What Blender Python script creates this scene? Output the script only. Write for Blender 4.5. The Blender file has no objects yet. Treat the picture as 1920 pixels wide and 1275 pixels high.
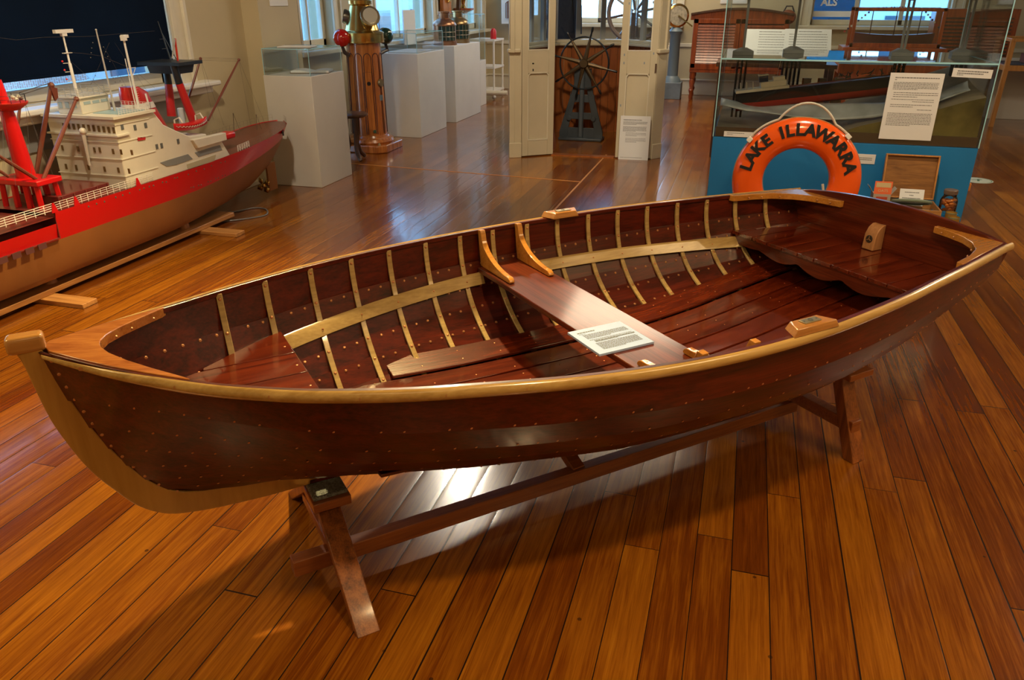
import bpy, math, random
from mathutils import Vector, Matrix
from math import sin, cos, pi, radians, sqrt
random.seed(7)
C = bpy.context.scene.collection
SC = bpy.context.scene
# ------------------------------------------------------------------ camera
FPX, PITCH, YAW, EYE = 1440.0, radians(24.26), radians(16.16), 1.65
cd = bpy.data.cameras.new('camera'); cam = bpy.data.objects.new('camera', cd); C.objects.link(cam)
cam.location = (0, 0, EYE); cam.rotation_euler = (pi/2-PITCH, 0, YAW)
cd.sensor_width = 36; cd.lens = FPX/1920*36; cd.clip_start = .05; cd.clip_end = 200
SC.camera = cam
# ------------------------------------------------------------------ world, exposure
SC.view_settings.view_transform = 'Standard'; SC.view_settings.look = 'None'
SC.view_settings.gamma = 1; SC.view_settings.use_curve_mapping = False
SC.view_settings.exposure = 0.0
w = bpy.data.worlds.new('sky'); SC.world = w; w.use_nodes = True
nt = w.node_tree; nt.nodes.clear()
o_ = nt.nodes.new('ShaderNodeOutputWorld'); b_ = nt.nodes.new('ShaderNodeBackground')
tc = nt.nodes.new('ShaderNodeTexCoord'); sp = nt.nodes.new('ShaderNodeSeparateXYZ'); rp = nt.nodes.new('ShaderNodeValToRGB')
nt.links.new(tc.outputs['Generated'], sp.inputs[0]); nt.links.new(sp.outputs[2], rp.inputs[0])
rp.color_ramp.elements[0].position = 0.0; rp.color_ramp.elements[0].color = (.48, .78, .98, 1)
rp.color_ramp.elements[1].position = .5; rp.color_ramp.elements[1].color = (.12, .40, .85, 1)
nt.links.new(rp.outputs[0], b_.inputs[0]); b_.inputs[1].default_value = 6.5
nt.links.new(b_.outputs[0], o_.inputs[0])
# ------------------------------------------------------------------ room lamps and added fill lights (under the ceiling), window portals
def area(name, loc, rot, size, power, col, sy=None, portal=False, spread=None):
    l = bpy.data.lights.new(name, 'AREA'); l.energy = power; l.color = col; l.size = size
    if sy: l.shape = 'RECTANGLE'; l.size_y = sy
    if portal: l.cycles.is_portal = True
    if spread: l.spread = radians(spread)
    o = bpy.data.objects.new(name, l); C.objects.link(o); o.location = loc; o.rotation_euler = rot
    return o
def spot(name, loc, target, power, col, angle, blend, r):
    l = bpy.data.lights.new(name, 'SPOT'); l.energy = power; l.color = col; l.spot_size = radians(angle)
    l.spot_blend = blend; l.shadow_soft_size = r
    o = bpy.data.objects.new(name, l); C.objects.link(o); o.location = loc
    o.rotation_euler = (Vector(target)-Vector(loc)).to_track_quat('-Z', 'Y').to_euler()
    return o
WARM = (1, .68, .32); WARM2 = (1, .80, .55)
area('ceiling_or_fill_lamp', (-1.2, 9.8, 3.6), (0, 0, 0), 1.6, 110, WARM2)
area('ceiling_or_fill_lamp', (4.4, 6.5, 3.6), (0, 0, 0), 1.1, 75, WARM2)
area('ceiling_or_fill_lamp', (-1.6, 13.2, 3.6), (0, 0, 0), 1.4, 80, WARM2)
area('ceiling_or_fill_lamp', (3.3, 1.4, 3.6), (0, 0, 0), 1.6, 75, WARM)
area('ceiling_or_fill_lamp', (.6, -1.2, 3.6), (0, 0, 0), 1.6, 16, WARM)  # added soft fill from behind the camera, not a lamp of the room
spot('track_or_fill_spot', (-1.5, 4.05, 3.4), (-2.3, 1.8, 0), 800, (1, .72, .30), 100, .8, .07)
spot('track_or_fill_spot', (.7, 1.1, 3.4), (1.1, 2.6, 0), 190, WARM, 115, .8, .10)
la = area('ceiling_or_fill_lamp', (-3.3, .3, 3.55), (0, 0, 0), 1.5, 85, (1, .74, .34)); la.rotation_euler = (Vector((-1.2, 1.2, 0))-Vector(la.location)).to_track_quat('-Z', 'Y').to_euler()  # added fill that brightens the bow, near hull and bottom-left floor
spot('track_or_fill_spot', (-2.6, 6.9, 3.4), (.2, 2.2, .3), 230, (1, .86, .66), 70, .6, .08)
spot('track_or_fill_spot', (-2.4, 3.2, 3.4), (-4.1, 4.9, .6), 260, WARM2, 90, .8, .08)
spot('track_or_fill_spot', (.7, 4.6, 3.4), (.8, 7.0, .6), 260, WARM2, 75, .7, .08)  # added spot to brighten the dim diorama case and blue plinth
spot('track_or_fill_spot', (-1.5, 6.2, 3.4), (-1.7, 8.6, .6), 240, WARM2, 80, .7, .08)
for y0, y1 in ((8.05, 8.8), (9.85, 12.0), (13.3, 14.4)):
    area('daylight_portal', (-4.9, (y0+y1)/2, 2.1), (0, -pi/2, 0), 2.0, 1, (1, 1, 1), y1-y0, True)
for x0, x1 in ((-3.2, -1.4), (.95, 2.9)):
    area('daylight_portal', ((x0+x1)/2, 14.95, 2.1), (-pi/2, 0, 0), x1-x0, 1, (1, 1, 1), 2.0, True)

# ------------------------------------------------------------------ helpers: pixel of the 1920x1275 frame to a point on a plane
def ray(px, py):
    x = (px-960)/FPX; y = (py-637.5)/FPX
    dx, dy, dz = x, cos(PITCH)-y*sin(PITCH), -sin(PITCH)-y*cos(PITCH)
    return Vector((dx*cos(YAW)-dy*sin(YAW), dx*sin(YAW)+dy*cos(YAW), dz))
def at(px, py, x=None, y=None, z=None):
    d = ray(px, py); c = Vector((0, 0, EYE))
    t = (x/d.x) if x is not None else (y/d.y) if y is not None else ((z-EYE)/d.z)
    return c+d*t
# ------------------------------------------------------------------ mesh builder
class G:
    def __init__(s): s.v = []; s.f = []; s.m = []; s.s = []
    def add(s, V, F, m=0, smooth=False):
        n = len(s.v); s.v += [tuple(p) for p in V]
        for f in F: s.f.append([i+n for i in f]); s.m.append(m); s.s.append(smooth)
        return s
    def box(s, x0, x1, y0, y1, z0, z1, m=0, M=None):
        V = [Vector(p) for p in ((x0,y0,z0),(x1,y0,z0),(x1,y1,z0),(x0,y1,z0),(x0,y0,z1),(x1,y0,z1),(x1,y1,z1),(x0,y1,z1))]
        if M is not None: V = [M @ p for p in V]
        return s.add(V, [(3,2,1,0),(4,5,6,7),(0,1,5,4),(1,2,6,5),(2,3,7,6),(3,0,4,7)], m)
    def cbox(s, c, d, m=0, M=None):
        return s.box(c[0]-d[0]/2, c[0]+d[0]/2, c[1]-d[1]/2, c[1]+d[1]/2, c[2]-d[2]/2, c[2]+d[2]/2, m, M)
    def hexa(s, P, m=0):
        return s.add(P, [(3,2,1,0),(4,5,6,7),(0,1,5,4),(1,2,6,5),(2,3,7,6),(3,0,4,7)], m)
    def bar(s, a, b, wd, ht, m=0, up=(0,0,1)):
        a = Vector(a); b = Vector(b); d = (b-a).normalized(); u = Vector(up)
        sd = d.cross(u)
        if sd.length < 1e-4: sd = d.cross(Vector((1,0,0)))
        sd.normalize(); uu = sd.cross(d).normalized(); sd *= wd/2; uu *= ht/2
        return s.hexa([a-sd-uu, b-sd-uu, b+sd-uu, a+sd-uu, a-sd+uu, b-sd+uu, b+sd+uu, a+sd+uu], m)
    def prism(s, P, off, m=0):
        n = len(P); off = Vector(off); P = [Vector(p) for p in P]
        V = P+[p+off for p in P]
        return s.add(V, [list(range(n))[::-1], [i+n for i in range(n)]]+[(i, (i+1) % n, (i+1) % n+n, i+n) for i in range(n)], m)
    def grid(s, R, m=0, smooth=True, closed_u=False, closed_v=False, cap=False):
        nu = len(R); nv = len(R[0]); V = [p for r in R for p in r]; F = []
        for i in range(nu if closed_u else nu-1):
            for j in range(nv if closed_v else nv-1):
                a = i*nv+j; b = i*nv+(j+1) % nv; c = ((i+1) % nu)*nv+(j+1) % nv; d = ((i+1) % nu)*nv+j
                F.append((a, b, c, d))
        s.add(V, F, m, smooth)
        if cap:
            n = len(s.v)-len(V)
            s.f.append([n+j for j in range(nv)][::-1]); s.m.append(m); s.s.append(False)
            s.f.append([n+(nu-1)*nv+j for j in range(nv)]); s.m.append(m); s.s.append(False)
        return s
    def tube(s, P, r, n=8, m=0, cap=True, closed=False):
        P = [Vector(p) for p in P]; R = []; k = len(P); prev = None
        for i, p in enumerate(P):
            if closed: d = P[(i+1) % k]-P[i-1]
            else: d = P[min(i+1, k-1)]-P[max(i-1, 0)]
            d.normalize()
            if prev is None:
                u = d.orthogonal().normalized()
            else: u = (prev-d*prev.dot(d)).normalized()
            prev = u; vv = d.cross(u); rr = r[i] if isinstance(r, (list, tuple)) else r
            R.append([p+u*rr*cos(2*pi*j/n)+vv*rr*sin(2*pi*j/n) for j in range(n)])
        return s.grid(R, m, True, closed_u=closed, closed_v=True, cap=cap and not closed)
    def lathe(s, prof, c=(0,0,0), n=24, m=0, M=None, a0=0, a1=2*pi):
        full = abs(a1-a0-2*pi) < 1e-6; k = n if full else n+1; R = []
        for r, z in prof:
            row = []
            for j in range(k):
                a = a0+(a1-a0)*j/n; p = Vector((r*cos(a), r*sin(a), z))
                if M is not None: p = M @ p
                row.append(p+Vector(c))
            R.append(row)
        return s.grid(R, m, True, closed_v=full)
    def ball(s, c, r, m=0, n=12, sq=(1,1,1)):
        return s.add(*_ball(c, r, n, sq), m, True)
    def dot(s, p, nrm, r, h, m=0):
        p = Vector(p); nrm = Vector(nrm).normalized(); u = nrm.orthogonal().normalized(); v = nrm.cross(u)
        V = [p+(u*cos(a)+v*sin(a))*r for a in [i*pi/3 for i in range(6)]]+[p+nrm*h+(u*cos(a)+v*sin(a))*r*.55 for a in [i*pi/3 for i in range(6)]]
        return s.add(V, [(i, (i+1) % 6, (i+1) % 6+6, i+6) for i in range(6)]+[tuple(range(6, 12))], m, True)
    def obj(s, name, mats, parent=None, bevel=0, loc=None, seg=2, rotz=0, angle=40):
        me = bpy.data.meshes.new(name); me.from_pydata(s.v, [], s.f)
        mats = mats if isinstance(mats, (list, tuple)) else [mats]
        for m in mats: me.materials.append(m)
        me.polygons.foreach_set('material_index', s.m); me.polygons.foreach_set('use_smooth', s.s)
        me.update(); me.set_sharp_from_angle(angle=radians(38))
        o = bpy.data.objects.new(name, me); C.objects.link(o)
        if parent: o.parent = parent
        if loc: o.location = loc
        if rotz: o.rotation_euler = (0, 0, rotz)
        if bevel:
            b = o.modifiers.new('bevel', 'BEVEL'); b.width = bevel; b.segments = seg; b.limit_method = 'ANGLE'; b.angle_limit = radians(angle)
        return o
def _ball(c, r, n, sq):
    V = []; F = []; h = n//2
    for i in range(h+1):
        t = pi*i/h
        for j in range(n):
            a = 2*pi*j/n; V.append((c[0]+r*sq[0]*sin(t)*cos(a), c[1]+r*sq[1]*sin(t)*sin(a), c[2]+r*sq[2]*cos(t)))
    for i in range(h):
        for j in range(n): F.append((i*n+j, (i+1)*n+j, (i+1)*n+(j+1) % n, i*n+(j+1) % n))
    return V, F
def thing(name, label, cat, loc=(0,0,0), rotz=0, group=None):
    o = bpy.data.objects.new(name, None); C.objects.link(o); o.empty_display_size = .1
    o.location = loc; o.rotation_euler = (0, 0, rotz); o['label'] = label; o['category'] = cat
    if group: o['group'] = group
    return o
def tag(o, label, cat, group=None, kind=None):
    o['label'] = label; o['category'] = cat
    if group: o['group'] = group
    if kind: o['kind'] = kind
    return o
def struct(o): o['kind'] = 'structure'; return o
def dup(root, loc, label, rotz=None):
    r = root.copy(); C.objects.link(r); r.location = loc; r['label'] = label
    if rotz is not None: r.rotation_euler = (0, 0, rotz)
    for ch in list(root.children):
        c = ch.copy(); C.objects.link(c); c.parent = r
        for g in ch.children:
            d = g.copy(); C.objects.link(d); d.parent = c
    return r
def lerp(x, X, Y):
    if x <= X[0]: return Y[0]
    for i in range(1, len(X)):
        if x <= X[i]: return Y[i-1]+(Y[i]-Y[i-1])*(x-X[i-1])/(X[i]-X[i-1])
    return Y[-1]
def smooth(x, X, Y):   # monotone-ish cubic (Catmull-Rom on uneven knots)
    n = len(X)
    if x <= X[0]: return Y[0]
    if x >= X[-1]: return Y[-1]
    i = max(k for k in range(n-1) if X[k] <= x)
    def sl(k):
        if k == 0: return (Y[1]-Y[0])/(X[1]-X[0])
        if k == n-1: return (Y[-1]-Y[-2])/(X[-1]-X[-2])
        return (Y[k+1]-Y[k-1])/(X[k+1]-X[k-1])
    h = X[i+1]-X[i]; t = (x-X[i])/h
    return (2*t**3-3*t**2+1)*Y[i]+(t**3-2*t**2+t)*h*sl(i)+(-2*t**3+3*t**2)*Y[i+1]+(t**3-t**2)*h*sl(i+1)
# ------------------------------------------------------------------ materials
def mat(name, col=(.5,.5,.5), rough=.5, metal=0, coat=0, spec=.5, emit=None, es=0, bump=0, bscale=40, var=0, vscale=6):
    m = bpy.data.materials.new(name); m.use_nodes = True; n = m.node_tree; p = n.nodes['Principled BSDF']
    p.inputs['Base Color'].default_value = (*col, 1); p.inputs['Roughness'].default_value = rough
    p.inputs['Metallic'].default_value = metal; p.inputs['Coat Weight'].default_value = coat
    p.inputs['Coat Roughness'].default_value = .08; p.inputs['Specular IOR Level'].default_value = spec
    if emit: p.inputs['Emission Color'].default_value = (*emit, 1); p.inputs['Emission Strength'].default_value = es
    if bump or var:
        t = n.nodes.new('ShaderNodeTexCoord')
        if bump:
            z = n.nodes.new('ShaderNodeTexNoise'); z.inputs['Scale'].default_value = bscale; z.inputs['Detail'].default_value = 4
            n.links.new(t.outputs['Object'], z.inputs['Vector'])
            b = n.nodes.new('ShaderNodeBump'); b.inputs['Strength'].default_value = bump; b.inputs['Distance'].default_value = .01
            n.links.new(z.outputs[0], b.inputs['Height']); n.links.new(b.outputs[0], p.inputs['Normal'])
        if var:
            z = n.nodes.new('ShaderNodeTexNoise'); z.inputs['Scale'].default_value = vscale; z.inputs['Detail'].default_value = 5
            n.links.new(t.outputs['Object'], z.inputs['Vector'])
            r = n.nodes.new('ShaderNodeValToRGB'); e = r.color_ramp.elements
            e[0].position = .3; e[1].position = .7
            e[0].color = (*[c*(1-var) for c in col], 1); e[1].color = (*[min(1, c*(1+var)) for c in col], 1)
            n.links.new(z.outputs[0], r.inputs[0]); n.links.new(r.outputs[0], p.inputs['Base Color'])
    return m
def wood(name, dark, light, axis=0, scale=1.0, rough=.3, coat=.6, streak=14, mid=None, coords='Object'):
    m = bpy.data.materials.new(name); m.use_nodes = True; n = m.node_tree; p = n.nodes['Principled BSDF']
    t = n.nodes.new('ShaderNodeTexCoord'); mp = n.nodes.new('ShaderNodeMapping')
    sc = [streak*scale]*3; sc[axis] = 1.0*scale; mp.inputs['Scale'].default_value = sc
    n.links.new(t.outputs[coords], mp.inputs['Vector'])
    a = n.nodes.new('ShaderNodeTexNoise'); a.inputs['Scale'].default_value = 1.6; a.inputs['Detail'].default_value = 8
    a.inputs['Roughness'].default_value = .62; a.inputs['Distortion'].default_value = .7
    n.links.new(mp.outputs[0], a.inputs['Vector'])
    mp2 = n.nodes.new('ShaderNodeMapping'); sc2 = [streak*scale*7]*3; sc2[axis] = 3.0*scale; mp2.inputs['Scale'].default_value = sc2
    n.links.new(t.outputs[coords], mp2.inputs['Vector'])
    f = n.nodes.new('ShaderNodeTexNoise'); f.inputs['Scale'].default_value = 1.5; f.inputs['Detail'].default_value = 3
    n.links.new(mp2.outputs[0], f.inputs['Vector'])
    mx = n.nodes.new('ShaderNodeMath'); mx.operation = 'MULTIPLY_ADD'; mx.inputs[1].default_value = .35
    n.links.new(f.outputs[0], mx.inputs[0])
    sb = n.nodes.new('ShaderNodeMath'); sb.operation = 'MULTIPLY'; sb.inputs[1].default_value = .72
    n.links.new(a.outputs[0], sb.inputs[0]); n.links.new(sb.outputs[0], mx.inputs[2])
    r = n.nodes.new('ShaderNodeValToRGB'); e = r.color_ramp.elements
    e[0].position = .36; e[0].color = (*dark, 1); e[1].position = .66; e[1].color = (*light, 1)
    if mid: q = e.new(.5); q.color = (*mid, 1)
    n.links.new(mx.outputs[0], r.inputs[0]); n.links.new(r.outputs[0], p.inputs['Base Color'])
    p.inputs['Roughness'].default_value = rough; p.inputs['Coat Weight'].default_value = coat; p.inputs['Coat Roughness'].default_value = .1
    b = n.nodes.new('ShaderNodeBump'); b.inputs['Strength'].default_value = .12; b.inputs['Distance'].default_value = .002
    n.links.new(f.outputs[0], b.inputs['Height']); n.links.new(b.outputs[0], p.inputs['Normal'])
    return m
def glass(name, tint=(.9,.97,1), gloss=.6, rough=.02):
    m = bpy.data.materials.new(name); m.use_nodes = True; n = m.node_tree; n.nodes.clear()
    o = n.nodes.new('ShaderNodeOutputMaterial'); mx = n.nodes.new('ShaderNodeMixShader'); t = n.nodes.new('ShaderNodeBsdfTransparent')
    g = n.nodes.new('ShaderNodeBsdfGlossy'); fr = n.nodes.new('ShaderNodeFresnel'); fr.inputs[0].default_value = 1.45
    k = n.nodes.new('ShaderNodeMath'); k.operation = 'MULTIPLY'; k.inputs[1].default_value = gloss
    t.inputs[0].default_value = (*tint, 1); g.inputs['Roughness'].default_value = rough
    n.links.new(fr.outputs[0], k.inputs[0]); n.links.new(k.outputs[0], mx.inputs[0]); n.links.new(t.outputs[0], mx.inputs[1]); n.links.new(g.outputs[0], mx.inputs[2])
    n.links.new(mx.outputs[0], o.inputs[0]); return m
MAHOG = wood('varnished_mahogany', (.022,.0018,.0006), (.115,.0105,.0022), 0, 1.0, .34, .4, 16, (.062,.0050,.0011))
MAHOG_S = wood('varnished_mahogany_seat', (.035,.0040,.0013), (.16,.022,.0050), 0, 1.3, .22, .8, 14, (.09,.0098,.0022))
MAHOG_T = wood('varnished_mahogany_cross', (.036,.0045,.0015), (.15,.024,.006), 1, 1.3, .30, .35, 14, (.085,.011,.003)); MAHOG_T.node_tree.nodes['Principled BSDF'].inputs['Specular IOR Level'].default_value = .3
ASH = wood('pale_varnished_ash', (.31,.20,.075), (.53,.38,.16), 0, 1.2, .3, .7, 10)
ASH_G = wood('golden_varnished_ash', (.40,.235,.065), (.62,.41,.145), 0, 1.0, .26, .8, 12)
STEM = wood('stem_timber', (.42,.22,.045), (.58,.33,.085), 2, .8, .3, .7, 6)
KNEE = wood('honey_knee_timber', (.40,.15,.025), (.62,.28,.055), 0, 1.5, .2, .9, 8)
BREAST = wood('breasthook_timber', (.28,.075,.016), (.50,.19,.045), 0, 1.5, .2, .9, 10)
COPPER = mat('copper_rivet', (.62,.30,.14), .35, .6)
BRASS = mat('brass', (.62,.42,.14), .22, 1, var=.15)
OLDBRASS = mat('dull_brass', (.30,.23,.12), .4, .8)
STANDW = wood('stand_hardwood', (.10,.025,.006), (.36,.11,.022), 2, 1.0, .45, .15, 22)
STANDX = wood('stand_hardwood_rail', (.20,.052,.013), (.40,.125,.03), 0, 1.2, .4, .4, 12)
CARPET = mat('grey_carpet_pad', (.36,.40,.41), .95, bump=1, bscale=350, var=.5, vscale=160)
CREAM = mat('cream_wall_paint', (.50,.43,.28), .6, var=.06, vscale=2)
CREAMG = mat('cream_gloss_trim', (.66,.62,.50), .35, var=.05)
BOOTHW = mat('wheelhouse_cream_paint', (.56,.50,.36), .4, var=.05, vscale=4)
WHITEP = mat('white_plinth_paint', (.62,.61,.58), .5, var=.04, vscale=3)
WHITE = mat('white_paint', (.75,.74,.70), .4)
SHIPW = mat('model_off_white_paint', (.66,.63,.54), .4, var=.05)
PAPER = mat('white_paper', (.72,.74,.76), .6)
INK = mat('dark_print', (.16,.17,.18), .7)
BLACK = mat('black_paint', (.012,.012,.014), .45)
RED = mat('red_gloss_paint', (.56,.004,.005), .35, coat=.15)
DRED = mat('dark_red_deck_paint', (.16,.030,.024), .35, coat=.3, var=.15)
TAN = mat('brown_antifouling_paint', (.26,.10,.025), .55, var=.12, vscale=3)
BROWN = mat('brown_spar_paint', (.16,.04,.022), .4)
NAVY = mat('navy_roller_blind', (.0016,.007,.022), .95, spec=.1, var=.3, vscale=1.5)
BLUEP = mat('blue_plinth_paint', (.004,.17,.46), .6, var=.12, vscale=2)
ORANGE = mat('orange_ring_paint', (.80,.10,.008), .22, coat=.5, var=.08, vscale=5)
ROPE = mat('white_rope', (.60,.57,.50), .8, bump=.6, bscale=300)
GREYP = mat('grey_painted_iron', (.14,.18,.22), .5, var=.2)
DGREY = mat('dark_grey_iron', (.06,.075,.09), .45, var=.25)
IRON = mat('dark_iron', (.02,.02,.022), .35, .5)
GLASS = glass('clear_glass', (.96,.99,1), .35); GLASSB = glass('case_glass', (.955,.985,.99), .8); PANE = glass('window_pane', (.93,.97,1), .5)
EDGE = mat('glass_edge', (.35,.68,.80), .15, spec=.8)
TEAK = wood('polished_teak', (.20,.045,.010), (.55,.19,.040), 2, 1.2, .25, .7, 12)
REDWD = wood('polished_cedar', (.13,.020,.005), (.36,.075,.014), 2, 1.2, .3, .6, 10)
DARKWD = wood('dark_wood', (.03,.012,.008), (.10,.045,.025), 2, 1.5, .35, .4, 10)
PLY = wood('ply_lid', (.14,.055,.014), (.34,.15,.04), 0, 2.5, .4, .3, 9)
OAKWD = wood('oak_frame', (.32,.13,.03), (.55,.26,.07), 2, 1.5, .35, .4, 10)
BOARDW = wood('wheelhouse_lining', (.22,.055,.012), (.42,.13,.03), 2, 1.0, .3, .5, 12)
COPPERM = mat('aged_copper', (.34,.17,.10), .3, .85, var=.3, vscale=12)
# ------------------------------------------------------------------ floor
def floor_mat():
    m = bpy.data.materials.new('polished_floorboards'); m.use_nodes = True; n = m.node_tree; p = n.nodes['Principled BSDF']
    N = n.nodes.new; L = n.links.new
    t = N('ShaderNodeTexCoord'); s = N('ShaderNodeSeparateXYZ'); L(t.outputs['Object'], s.inputs[0])
    def M(op, a, b=None, c=None):
        k = N('ShaderNodeMath'); k.operation = op
        for i, v in enumerate((a, b, c)):
            if v is None: continue
            if isinstance(v, (int, float)): k.inputs[i].default_value = v
            else: L(v, k.inputs[i])
        return k.outputs[0]
    WB = .1135
    u = M('DIVIDE', M('SUBTRACT', s.outputs[0], .132), WB); ix = M('FLOOR', u); fx = M('SUBTRACT', u, ix)
    w1 = N('ShaderNodeTexWhiteNoise'); w1.noise_dimensions = '1D'; L(ix, w1.inputs['W'])
    vv = M('ADD', M('DIVIDE', s.outputs[1], 2.7), M('MULTIPLY', w1.outputs['Value'], 7.3)); iy = M('FLOOR', vv); fy = M('SUBTRACT', vv, iy)
    cb = N('ShaderNodeCombineXYZ'); L(ix, cb.inputs[0]); L(iy, cb.inputs[1])
    w2 = N('ShaderNodeTexWhiteNoise'); w2.noise_dimensions = '2D'; L(cb.outputs[0], w2.inputs['Vector'])
    # grain
    cg = N('ShaderNodeCombineXYZ'); L(M('MULTIPLY', s.outputs[0], 55), cg.inputs[0])
    L(M('MULTIPLY', s.outputs[1], 2.2), cg.inputs[1]); L(M('MULTIPLY', w2.outputs['Value'], 60), cg.inputs[2])
    g = N('ShaderNodeTexNoise'); g.inputs['Scale'].default_value = 1; g.inputs['Detail'].default_value = 7; g.inputs['Roughness'].default_value = .65
    g.inputs['Distortion'].default_value = .6; L(cg.outputs[0], g.inputs['Vector'])
    cg2 = N('ShaderNodeCombineXYZ'); L(M('MULTIPLY', s.outputs[0], 260), cg2.inputs[0]); L(M('MULTIPLY', s.outputs[1], 9), cg2.inputs[1]); L(M('MULTIPLY', w2.outputs['Value'], 60), cg2.inputs[2])
    g2 = N('ShaderNodeTexNoise'); g2.inputs['Scale'].default_value = 1; g2.inputs['Detail'].default_value = 3; L(cg2.outputs[0], g2.inputs['Vector'])
    bl = N('ShaderNodeTexNoise'); bl.inputs['Scale'].default_value = 2.4; bl.inputs['Detail'].default_value = 4; L(t.outputs['Object'], bl.inputs['Vector'])
    f = M('ADD', M('ADD', M('MULTIPLY', g.outputs[0], .55), M('MULTIPLY', w2.outputs['Value'], .20)), M('MULTIPLY', g2.outputs[0], .22))
    f = M('ADD', f, M('MULTIPLY', bl.outputs[0], .18))
    r = N('ShaderNodeValToRGB'); e = r.color_ramp.elements
    e[0].position = .34; e[0].color = (.070,.015,.0018,1); e[1].position = .90; e[1].color = (.50,.200,.014,1)
    q = e.new(.52); q.color = (.165,.042,.0035,1); q = e.new(.70); q.color = (.32,.110,.0075,1)
    L(f, r.inputs[0])
    ex = M('MINIMUM', fx, M('SUBTRACT', 1, fx)); ey = M('MULTIPLY', M('MINIMUM', fy, M('SUBTRACT', 1, fy)), 2.7/WB)
    gap = M('LESS_THAN', M('MINIMUM', ex, ey), M('ADD', .010, M('MULTIPLY', w1.outputs['Value'], .016)))
    # nail and scuff marks
    vo = N('ShaderNodeTexVoronoi'); vo.inputs['Scale'].default_value = 5.5; L(t.outputs['Object'], vo.inputs['Vector'])
    nd = M('LESS_THAN', vo.outputs['Distance'], .035)
    mk = M('MAXIMUM', gap, M('MULTIPLY', nd, .7))
    mx = N('ShaderNodeMix'); mx.data_type = 'RGBA'; L(mk, mx.inputs['Factor']); L(r.outputs[0], mx.inputs['A']); mx.inputs['B'].default_value = (.022,.010,.006,1)
    L(mx.outputs['Result'], p.inputs['Base Color'])
    rn = N('ShaderNodeTexNoise'); rn.inputs['Scale'].default_value = 3; rn.inputs['Detail'].default_value = 6; L(t.outputs['Object'], rn.inputs['Vector'])
    L(M('ADD', .13, M('MULTIPLY', rn.outputs[0], .15)), p.inputs['Roughness'])
    p.inputs['Coat Weight'].default_value = .35; p.inputs['Coat Roughness'].default_value = .07
    cup = M('MULTIPLY', M('SUBTRACT', 1, M('POWER', M('ABSOLUTE', M('SUBTRACT', M('MULTIPLY', fx, 2), 1)), 6)), .6)
    hgt = M('ADD', M('MULTIPLY', M('SUBTRACT', cup, gap), 1.0), M('MULTIPLY', g.outputs[0], .15))
    hgt = M('ADD', hgt, M('MULTIPLY', bl.outputs[0], .5))
    b = N('ShaderNodeBump'); b.inputs['Strength'].default_value = .15; b.inputs['Distance'].default_value = .004; L(hgt, b.inputs['Height']); L(b.outputs[0], p.inputs['Normal'])
    L(b.outputs[0], p.inputs['Coat Normal'])
    return m
FLOOR = floor_mat()
XL, XL2, XR, YN, YF, ZC = -4.36, -4.75, 5.2, -3.0, 14.7, 3.7
struct(G().box(XL2-.4, XR+.2, YN-.2, YF+.3, -.1, 0).obj('floor', FLOOR))
struct(G().box(XL2-.4, XR+.2, YN-.2, YF+.3, ZC, ZC+.1).obj('ceiling', mat('ceiling_paint', (.36,.34,.29), .8)))
struct(G().box(XR, XR+.2, YN, YF+.2, 0, ZC).obj('wall_right', CREAM))
struct(G().box(XL-.3, XR+.2, YN-.2, YN, 0, ZC).obj('wall_near', CREAM))
# left wall with the blinded window, then the pier
WY0, WY1, WZ0, WZ1 = 1.6, 5.46, 1.0, 3.0
g = G().box(XL-.3, XL, YN, WY0, 0, ZC).box(XL-.3, XL, WY1, 6.44, 0, ZC).box(XL-.3, XL, WY0, WY1, 0, WZ0).box(XL-.3, XL, WY0, WY1, WZ1, ZC)
g.box(XL-.3, -4.19, 6.44, 7.1, 0, ZC)
struct(g.obj('wall_left', CREAM))
wins = [(8.05, 8.80), (9.95, 11.95), (13.45, 14.35)]
g = G(); ys = [7.1]+[v for p_ in wins for v in p_]+[YF]
for i in range(0, len(ys), 2): g.box(XL2-.3, XL2, ys[i], ys[i+1], 0, ZC)
for a, b in wins: g.box(XL2-.3, XL2, a, b, 0, 1.08).box(XL2-.3, XL2, a, b, 3.1, ZC)
struct(g.obj('wall_left', CREAM))
fw = [(-3.30, -1.35), (.92, 3.0)]
g = G(); xs_ = [XL2-.3]+[v for p_ in fw for v in p_]+[XR+.2]
for i in range(0, len(xs_), 2): g.box(xs_[i], xs_[i+1], YF, YF+.3, 0, ZC)
for a, b in fw: g.box(a, b, YF, YF+.3, 0, 1.18).box(a, b, YF, YF+.3, 3.1, ZC)
struct(g.obj('wall_far', CREAM))
# windows -------------------------------------------------------------
def win_left(n, y0, y1, z0, z1, x):
    g = G(); t = .07
    for a, b in ((y0, y0+t), (y1-t, y1), ((y0+y1)/2-.02, (y0+y1)/2+.02)): g.box(x-.16, x-.10, a, b, z0, z1)
    g.box(x-.16, x-.10, y0, y1, z0, z0+.09).box(x-.16, x-.10, y0, y1, z1-t, z1).box(x-.16, x-.10, y0, y1, (z0+z1)/2-.03, (z0+z1)/2+.03)
    # architraves on the room side
    for k, (d, ww) in enumerate(((0, .05), (.05, .09), (.14, .04))):
        h = (.035, .02, .045)[k]
        g.box(x, x+h, y1+d, y1+d+ww, z0-.04, z1+.15).box(x, x+h, y0-d-ww, y0-d, z0-.04, z1+.15)
    fo = struct(g.obj('window_%d' % n, CREAMG, bevel=.006))
    G().box(x-.135, x-.13, y0+t*.5, y1-t*.5, z0+.05, z1-.03).obj('pane', PANE, fo)
    return fo
w1 = win_left(1, WY0, WY1, WZ0, WZ1, XL)
g = G().box(XL-.02, XL+.15, WY0-.3, 5.80, .955, .995).box(XL-.001, XL+.10, WY0-.25, 5.75, .90, .955)
g.obj('window_sill', WHITE, w1, bevel=.012)
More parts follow.
